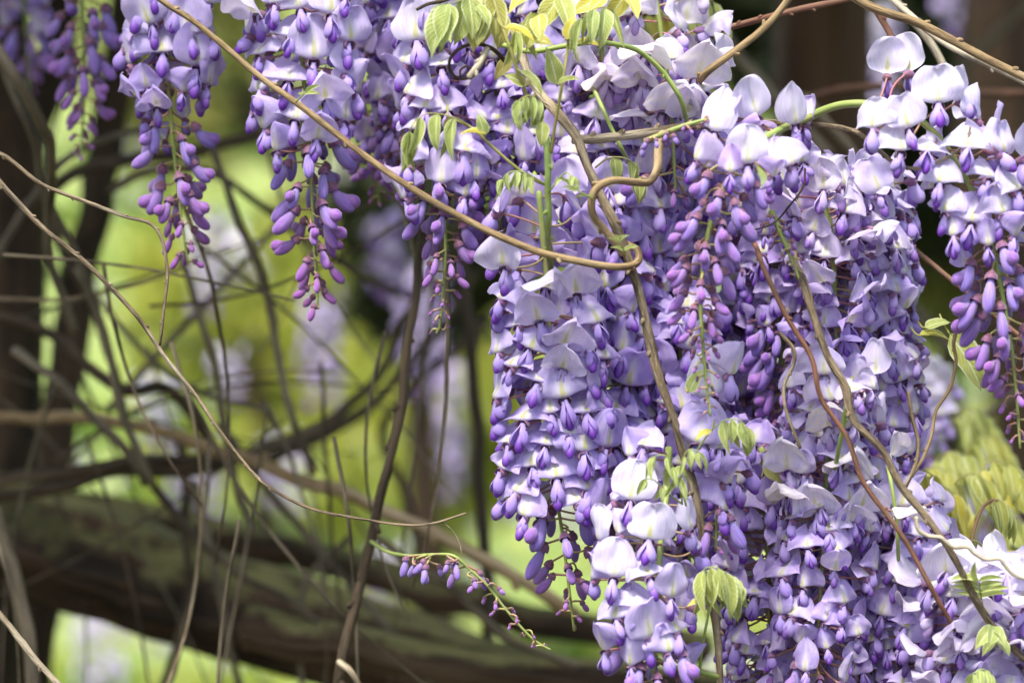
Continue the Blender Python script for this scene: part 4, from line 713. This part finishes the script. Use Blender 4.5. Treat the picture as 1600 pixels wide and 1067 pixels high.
far('pale lilac raceme behind the upright white petals', 1375, 30, 205, 2.40, 23, 52, (.4, .8), .02)
far('small white raceme by the mid left twigs', 375, 380, 430, 2.40, 11, 53, (.8, 1), .03)
far('dim purple raceme left of the dark post', 655, 420, 620, 2.60, 32, 54, (.1, .4), .04)
far('soft lilac raceme at right beside the winding tendril', 1450, 600, 720, 0.50, 18, 55, (.5, .9), .015)
far('pale lilac raceme behind the lower right leaves', 1530, 740, 830, 0.70, 15, 57, (.6, 1), .02)

# ------------------------------------------------------------------ young leaves
def leaflet_mesh(fold, curl, wd=.21, wave=.02, seed=0):
    n, h = 9, 3; vs, fs, at = [], [], []; r = random.Random(seed); ph = r.uniform(0, 6)
    pos = Vector((0, 0, 0)); last = 0
    for j in range(n + 1):
        t = j / n; ang = -curl * t * t * 1.2; d = Vector((0, math.cos(ang), math.sin(ang))); nr = Vector((0, -math.sin(ang), math.cos(ang)))
        pos = pos + d * (t - last); last = t
        wv = wd * (math.sin(math.pi * min(1, t ** .72)) ** .85 * (1 - .35 * t) + .012) if t < .999 else .004
        if t > .8: wv *= .72
        for i in range(-h, h + 1):
            u = i / h; f = R(fold) * abs(u) ** .8
            vs.append(pos + Vector((wv * u * math.cos(R(fold) * .5), 0, 0)) + nr * (wv * abs(u) * math.sin(R(fold) * .5) + wave * math.sin(t * 11 + ph + (2 if u > 0 else 0)) * abs(u))); at.append(((u + 1) / 2, t, 0))
    w_ = 2 * h + 1
    for j in range(n):
        for i in range(2 * h): a = j * w_ + i; fs.append((a, a + 1, a + w_ + 1, a + w_))
    return fs, vs, at
def mk_leaf(mat, **k): fs, vs, at = leaflet_mesh(**k); return mesh('leaflet', vs, fs, M[mat], at)
LF = {m: {'flat': [mk_leaf(m, fold=28, curl=.5, seed=1, wd=.31), mk_leaf(m, fold=50, curl=.3, wave=.03, seed=2, wd=.30)], 'fold': [mk_leaf(m, fold=95, curl=.5, seed=3, wd=.24), mk_leaf(m, fold=120, curl=.35, seed=4, wd=.22), mk_leaf(m, fold=80, curl=.7, seed=5, wd=.25)]} for m in ('leaf', 'leaf_dark')}
GL = 'young wisteria leaves'
def leaf_sprig(label, pts, n, ln, mode='fold', droop=.9, yellow=(0, .1), bronze=(0, .1), spread=.5, mat='leaf', seed=1, start=.35, stem='olive', face=0.6, tip=True, r=1.6):
    """pts: the leaf stalk; ln: leaflet length in picture pixels"""
    rr = random.Random(seed * 31 + 7); W3 = [P(*q) for q in pts]; path = smoothpath(W3, 6); L = lens_of(path); base = path[0].copy(); k = FW / 1600
    root = thing('leaf_sprig', base, label, 'leaves', GL)
    vs, fs, bk = tube_geo(path, lambda f: lerp(r, r * .5, f) * k, 6, .1, seed, base=base); link('stalk', mesh('stalk', vs, fs, M[stem], bk=bk), root)
    n = n + 1 if mode == 'fold' and n > 2 else n
    spots = [(lerp(start, 1, i / max(1, n - 1)) if n > 1 else .8, s) for i in range(n) for s in (-1, 1)] + ([(1.0, 0)] if tip else [])
    for f, s in spots:
        p, d = along(path, L, min(f, .999)); side = Vector((0, 0, 1)).cross(d)
        side = (side.normalized() if side.length > .1 else Vector((1, 0, 0)))
        side = (side + Vector((s * .35, 0, 0)) * (1 if side.x >= 0 else -1)).normalized() if abs(side.x) < .3 else side
        out = side * s * spread + d * (.35 if s else .8) + Vector((rr.uniform(-.15, .15), rr.uniform(-.25, .05), 0))
        v = (out * (1 - droop) * 1.6 + out * .35 + Vector((0, 0, -droop))).normalized()
        nrm = Vector((rr.uniform(-.5, .5), -face, rr.uniform(.1, .6))); nrm = (nrm - v * nrm.dot(v)).normalized(); x = v.cross(nrm).normalized()
        s_ = ln * k * rr.uniform(.8, 1.12) * (1.1 if s == 0 else 1)
        Mx = Matrix((( x.x, v.x, nrm.x, 0), (x.y, v.y, nrm.y, 0), (x.z, v.z, nrm.z, 0), (0, 0, 0, 1))); Mx = Matrix.Translation(p - base) @ Mx @ Matrix.Diagonal((s_, s_, s_, 1))
        link('leaflet', rr.choice(LF[mat][mode]), root, Mx, (rr.uniform(*yellow), rr.uniform(*bronze), 0, 1))
    return root
def single(label, a, b, wn=(.1, -.8, .4), mode='flat', yellow=0, bronze=0, mat='leaf', cat='leaf'):
    """one leaf from base pixel a to tip pixel b, with its short stalk"""
    A, B = P(*a), P(*b); v = (B - A); ln = v.length; v.normalize(); nrm = Vector(wn); nrm = (nrm - v * nrm.dot(v)).normalized(); x = v.cross(nrm)
    root = thing('leaf', A, label, cat, GL)
    Mx = Matrix(((x.x, v.x, nrm.x, 0), (x.y, v.y, nrm.y, 0), (x.z, v.z, nrm.z, 0), (0, 0, 0, 1))) @ Matrix.Diagonal((ln, ln, ln, 1))
    link('leaf_blade', LF[mat][mode][0], root, Mx, (yellow, bronze, 0, 1))
    q = [Vector((0, 0, 0)), -v * ln * .1 + Vector((0, .002, .001)), -v * ln * .2 + Vector((0, .006, .004))]
    vs, fs, bk = tube_geo(smoothpath(q, 3), lambda f: .0005, 5, 0, 1); link('leaf_stalk', mesh('leaf_stalk', vs, fs, M['olive'], bk=bk), root)
leaf_sprig('pair of long green leaflets drooping at the top left of the leafy tuft', [(740, -15, -.06), (730, -4, -.065), (718, 2, -.068), (700, 6, -.07)], 2, 78, 'flat', .9, (0, .1), (0, .05), .45, seed=1, start=.3)
single('large yellow olive leaf hanging behind the coiled tendril', (752, -4, -.05), (757, 76, -.05), yellow=.5, bronze=.35)
single('bright yellow leaf at the top edge over the leafy tuft', (830, -12, -.06), (790, 14, -.065), (0, -.5, .8), yellow=.9)
single('small pale folded leaf at the top beside the yellow olive leaf', (745, 8, -.07), (768, 36, -.075), (.5, -.7, .4), yellow=.1)
single('yellow leaf pointing right over the olive stalk', (788, 44, -.07), (842, 58, -.075), (0, -.45, .8), 'fold', yellow=.95)
single('wide olive yellow leaf lying right of the yellow leaf', (812, 60, -.055), (868, 62, -.06), (0, -.7, .7), yellow=.55, bronze=.2)
single('olive leaf hanging behind the top stalks', (782, 20, -.045), (782, 78, -.05), (.3, -.8, .2), yellow=.5, bronze=.4)
single('yellow upright pointed leaf on the slim olive shoot', (886, 62, -.065), (896, 22, -.068), (-.3, -.9, .1), yellow=.85)
single('yellow leaf lying under the folded green sprig', (935, 72, -.05), (890, 60, -.055), (0, -.4, .9), 'fold', yellow=.9)
leaf_sprig('folded green sprig with pale edges at the top centre', [(965, 30, -.05), (955, 16, -.06), (938, 12, -.065), (922, 18, -.068), (908, 28, -.068)], 3, 66, 'fold', .85, (0, .12), (0, 0), .5, seed=2, start=.3)
single('broad pale green leaf beside the slim olive shoot', (870, 132, -.06), (858, 74, -.066), (.2, -.9, .3), yellow=.05, bronze=.12)
single('small olive leaf at the right foot of the broad pale leaf', (872, 132, -.062), (908, 118, -.066), (0, -.7, .7), 'fold', yellow=.1, bronze=.1)
single('small bronze leaf left of the olive leaf stalk', (822, 134, -.06), (788, 112, -.062), (0, -.8, .5), bronze=.35)
single('twisted olive leaf with wavy edge on the brown stem', (812, 112, -.065), (855, 148, -.07), (.2, -.6, .8), 'fold', bronze=.2)
single('dark bronze leaf in shade under the leafy tuft', (800, 92, -.03), (768, 124, -.03), (0, -.8, .5), bronze=.6, mat='leaf_dark')
leaf_sprig('arched sprig of drooping green leaflets left of the upper centre', [(740, 205, -.06), (722, 190, -.066), (695, 180, -.07), (668, 178, -.072), (650, 188, -.072), (640, 205, -.07)], 3, 66, 'fold', .92, (0, .12), (0, .1), .4, seed=3, start=.35)
single('bronze leaflet drooping at the right end of the arched sprig', (700, 184, -.068), (704, 220, -.068), (.2, -.9, .1), bronze=.75, mat='leaf_dark')
single('yellow leaf pointing left by the olive leaf stalk', (757, 210, -.065), (718, 202, -.068), (0, -.4, .9), 'fold', yellow=.95)
single('small green leaf standing up by the olive leaf stalk', (757, 212, -.064), (748, 176, -.067), (.2, -.9, .2), yellow=0)
leaf_sprig('tight fist of pale folded leaflets beside the brown stem', [(846, 170, -.06), (838, 154, -.066), (824, 150, -.07), (812, 156, -.072)], 4, 46, 'fold', .97, (0, .05), (0, 0), .35, seed=4, start=.2)
single('pale round leaf under the tight fist of leaflets', (848, 190, -.066), (846, 232, -.068), (.1, -1, .1), yellow=.15)
single('small pale leaf hanging right of the fist of leaflets', (836, 164, -.064), (838, 194, -.066), (.2, -1, .1), bronze=.2)
leaf_sprig('small fingered sprig drooping left of the upright green shoot', [(850, 288, -.055), (832, 276, -.06), (812, 268, -.063), (795, 270, -.065), (785, 280, -.065)], 4, 34, 'fold', .85, (0, .05), (0, 0), .5, seed=5, start=.35, stem='shoot')
leaf_sprig('tiny unfolding sprig right of the upright green shoot', [(858, 300, -.052), (872, 282, -.056), (884, 270, -.058), (894, 276, -.06)], 2, 26, 'fold', .5, (0, .05), (0, 0), .6, seed=6, start=.5, stem='shoot')
leaf_sprig('green unfurling leaf bud at the elbow of the S-shaped stem', [(928, 312, -.06), (914, 304, -.066), (902, 298, -.068)], 2, 24, 'fold', .1, (0, .1), (0, 0), .6, seed=7, start=.4, stem='shoot')
leaf_sprig('arched sprig of green leaflets inside the S-shaped stem', [(930, 262, -.02), (950, 248, -.024), (975, 247, -.026), (992, 258, -.028), (998, 276, -.028)], 3, 38, 'flat', .9, (0, .15), (0, .15), .4, seed=8, start=.4)
leaf_sprig('pale fresh bud leaves where the tan vine hooks round the stem', [(978, 400, -.06), (974, 390, -.066), (968, 380, -.07)], 2, 26, 'fold', -.3, (0, .1), (0, 0), .5, seed=9, start=.4, stem='shoot')
leaf_sprig('two fresh leaves sprouting from the tan vine near the top left', [(462, 160, -.042), (470, 152, -.046), (478, 146, -.048)], 1, 32, 'fold', .0, (0, .1), (0, 0), .5, seed=10, start=.6, stem='shoot', tip=True)
leaf_sprig('green folded sprig hanging right of the lower central stem', [(1078, 730, -.05), (1092, 700, -.056), (1112, 672, -.06), (1132, 657, -.064), (1152, 655, -.066), (1168, 668, -.066)], 3, 48, 'fold', .95, (0, .15), (0, 0), .35, seed=11, start=.7, stem='shoot')
single('yellow leaf left of the green folded sprig', (1112, 672, -.06), (1086, 682, -.063), (0, -.5, .8), yellow=.9)
leaf_sprig('fan of light green leaf stalks with nodding leaflets on the central stem', [(1072, 790, -.06), (1064, 760, -.066), (1054, 735, -.07), (1040, 712, -.072), (1024, 712, -.072)], 3, 38, 'fold', .85, (0, .05), (0, 0), .6, seed=12, start=.5, stem='shoot')
leaf_sprig('nodding leaflets right beside the fan of light green stalks', [(1066, 788, -.06), (1064, 750, -.066), (1068, 715, -.07), (1078, 702, -.072), (1092, 706, -.072)], 3, 34, 'fold', .85, (0, .05), (0, 0), .5, seed=13, start=.6, stem='shoot')
leaf_sprig('short curled leaflet stalk left of the fan of light green stalks', [(1064, 786, -.06), (1044, 770, -.066), (1022, 750, -.07), (1010, 748, -.07)], 2, 28, 'fold', .8, (0, .05), (0, 0), .5, seed=14, start=.6, stem='shoot')
leaf_sprig('large bright hanging bunch of folded leaflets low on the central stem', [(1108, 925, -.055), (1100, 900, -.06), (1102, 888, -.066), (1118, 886, -.07), (1135, 896, -.07)], 4, 70, 'fold', .93, (0, .18), (0, 0), .38, seed=15, start=.4, stem='shoot')
leaf_sprig('smaller bright leaflets spraying right from the hanging bunch', [(1104, 892, -.062), (1128, 894, -.066), (1148, 902, -.068), (1158, 914, -.068)], 3, 36, 'fold', .8, (0, .1), (0, 0), .6, seed=16, start=.5, stem='shoot')
single('yellow leaf left under the hanging bunch', (1110, 936, -.055), (1072, 940, -.058), (0, -.5, .8), yellow=.8)
single('little green leaf with hairy bud on the central stem by the bud spike', (1076, 612, -.05), (1096, 575, -.055), (-.4, -.8, .2), yellow=.0)
single('pale green leaf lying by the right edge of the lavender flowers', (1445, 512, .03), (1487, 496, .03), (0, -.6, .8), yellow=.1)
single('long green and yellow leaf hanging at right before the lawn', (1484, 522, .03), (1550, 612, .03), (.5, -.8, .2), yellow=.3)
single('thin yellow leaf joining the long hanging leaf', (1436, 524, .03), (1488, 522, .03), (0, -.4, .9), 'fold', yellow=.6)
leaf_sprig('nodding yellowish sprig on the dark twig at the right', [(1548, 792, .05), (1556, 780, .05), (1566, 784, .05), (1574, 796, .05)], 3, 62, 'fold', .92, (.1, .5), (0, 0), .45, seed=17, start=.2)
leaf_sprig('arched yellow sprig above the pale tendril', [(1490, 868, .03), (1505, 850, .03), (1525, 845, .03), (1545, 862, .03)], 1, 40, 'flat', .8, (.3, .6), (0, 0), .4, seed=18, start=.8)
leaf_sprig('bright green rosette of leaves under the pale tendril', [(1535, 945, -.05), (1532, 925, -.055), (1530, 908, -.06)], 3, 46, 'fold', .05, (0, .12), (0, 0), .9, seed=19, start=.3, stem='shoot')
leaf_sprig('three small green leaves right of the white flower at the bottom right', [(1558, 1010, -.05), (1556, 990, -.055), (1552, 978, -.06)], 2, 42, 'flat', .7, (0, .05), (0, .05), .6, seed=20, start=.4)
leaf_sprig('pale spray of folded leaflets at the bottom edge near the right corner', [(1560, 1080, -.06), (1548, 1055, -.064), (1535, 1045, -.068), (1520, 1052, -.07)], 4, 40, 'fold', .8, (0, .05), (0, 0), .6, seed=21, start=.3, stem='shoot')
leaf_sprig('dim green leaf hiding among flowers left of the white hoods', [(1190, 745, .0), (1195, 730, .0), (1200, 722, .0)], 1, 40, 'flat', .7, (0, .1), (0, .2), .6, seed=22, start=.7, mat='leaf_dark')
leaf_sprig('blurred pale green sprig in the lilac shade right of the central stem', [(1150, 760, .03), (1160, 745, .03), (1180, 742, .03)], 2, 34, 'fold', .8, (0, .1), (0, .1), .5, seed=23, start=.5, mat='leaf_dark')
single('shaded green leaf among the violet flowers above the white hood', (1242, 660, .0), (1258, 628, .0), (-.2, -.8, .3), mat='leaf_dark')
leaf_sprig('fan of yellow green leaflets just under the top edge beside the large folded sprig', [(880, -20, -.055), (872, 0, -.06), (858, 10, -.064), (842, 22, -.066)], 2, 62, 'flat', .7, (.1, .45), (0, .1), .7, seed=61, start=.3)
leaf_sprig('bronze green drooping leaflets at the top edge left of the olive stalks', [(775, -15, -.055), (762, 0, -.06), (750, 10, -.062)], 2, 70, 'flat', .85, (.2, .5), (.1, .4), .5, seed=62, start=.3)
leaf_sprig('folded lime leaflets hanging in the middle of the top leafy tuft', [(830, 20, -.05), (818, 40, -.056), (806, 50, -.06)], 2, 56, 'fold', .9, (0, .2), (0, .1), .5, seed=63, start=.4)
leaf_sprig('yellowish leaflets at the top edge above the creamy raceme', [(985, -20, -.03), (975, -5, -.034), (960, 0, -.036), (945, -4, -.036)], 2, 52, 'flat', .6, (.3, .8), (0, .1), .6, seed=64, start=.3)
rl = random.Random(77)
BL = [('blurred big golden sprig right of the double vine', 1470, 760, .12, 74, .6), ('blurred lime sprig hanging near the nodding yellowish sprig', 1520, 740, .14, 78, .3), ('blurred yellow sprig low at the right edge', 1580, 860, .12, 66, .55), ('blurred gold sprig below the winding tendril', 1440, 735, .1, 60, .7), ('blurred green gold sprig in the right gap under the bud spike', 1560, 720, .16, 80, .35),
      ('blurred golden sprig at the far top behind the white raceme', 1010, -25, .14, 60, .7), ('blurred yellow green sprig at the top right of the white raceme', 1062, -18, .14, 70, .35), ('blurred lime sprig at the top behind the white raceme', 1095, -5, .13, 72, .1), ('blurred golden green sprig left of the lone drooping petals', 1040, 10, .16, 60, .45),
      ('blurred yellow sprig at right under the lawn', 1462, 730, .22, 70, .5), ('blurred green sprig arching left of the nodding sprig', 1490, 705, .26, 78, .25), ('blurred golden sprig under the arching green one', 1480, 770, .24, 66, .7), ('blurred olive sprig low beside the double vine', 1450, 800, .2, 70, .6),
      ('blurred pale green sprig at the foot of the lawn on the right', 1545, 680, .34, 80, .3), ('blurred yellow sprig at the right edge under the bud spike', 1590, 740, .3, 80, .6), ('blurred lime sprig at the right edge near the pale tendril', 1585, 810, .24, 76, .2), ('blurred green sprig between the dark twig and right edge', 1520, 640, .38, 84, .15)]
for i, (lb, px, py, y, ln, ye) in enumerate(BL):
    leaf_sprig(lb, [(px - 34, py + 26, y), (px - 20, py + 6, y), (px, py, y), (px + 18, py + 8, y), (px + 30, py + 26, y)], 4, ln, rl.choice(['flat', 'fold']), .85, (ye * .8, min(1, ye * 1.6)), (0, .1), .45, seed=40 + i, start=.15)
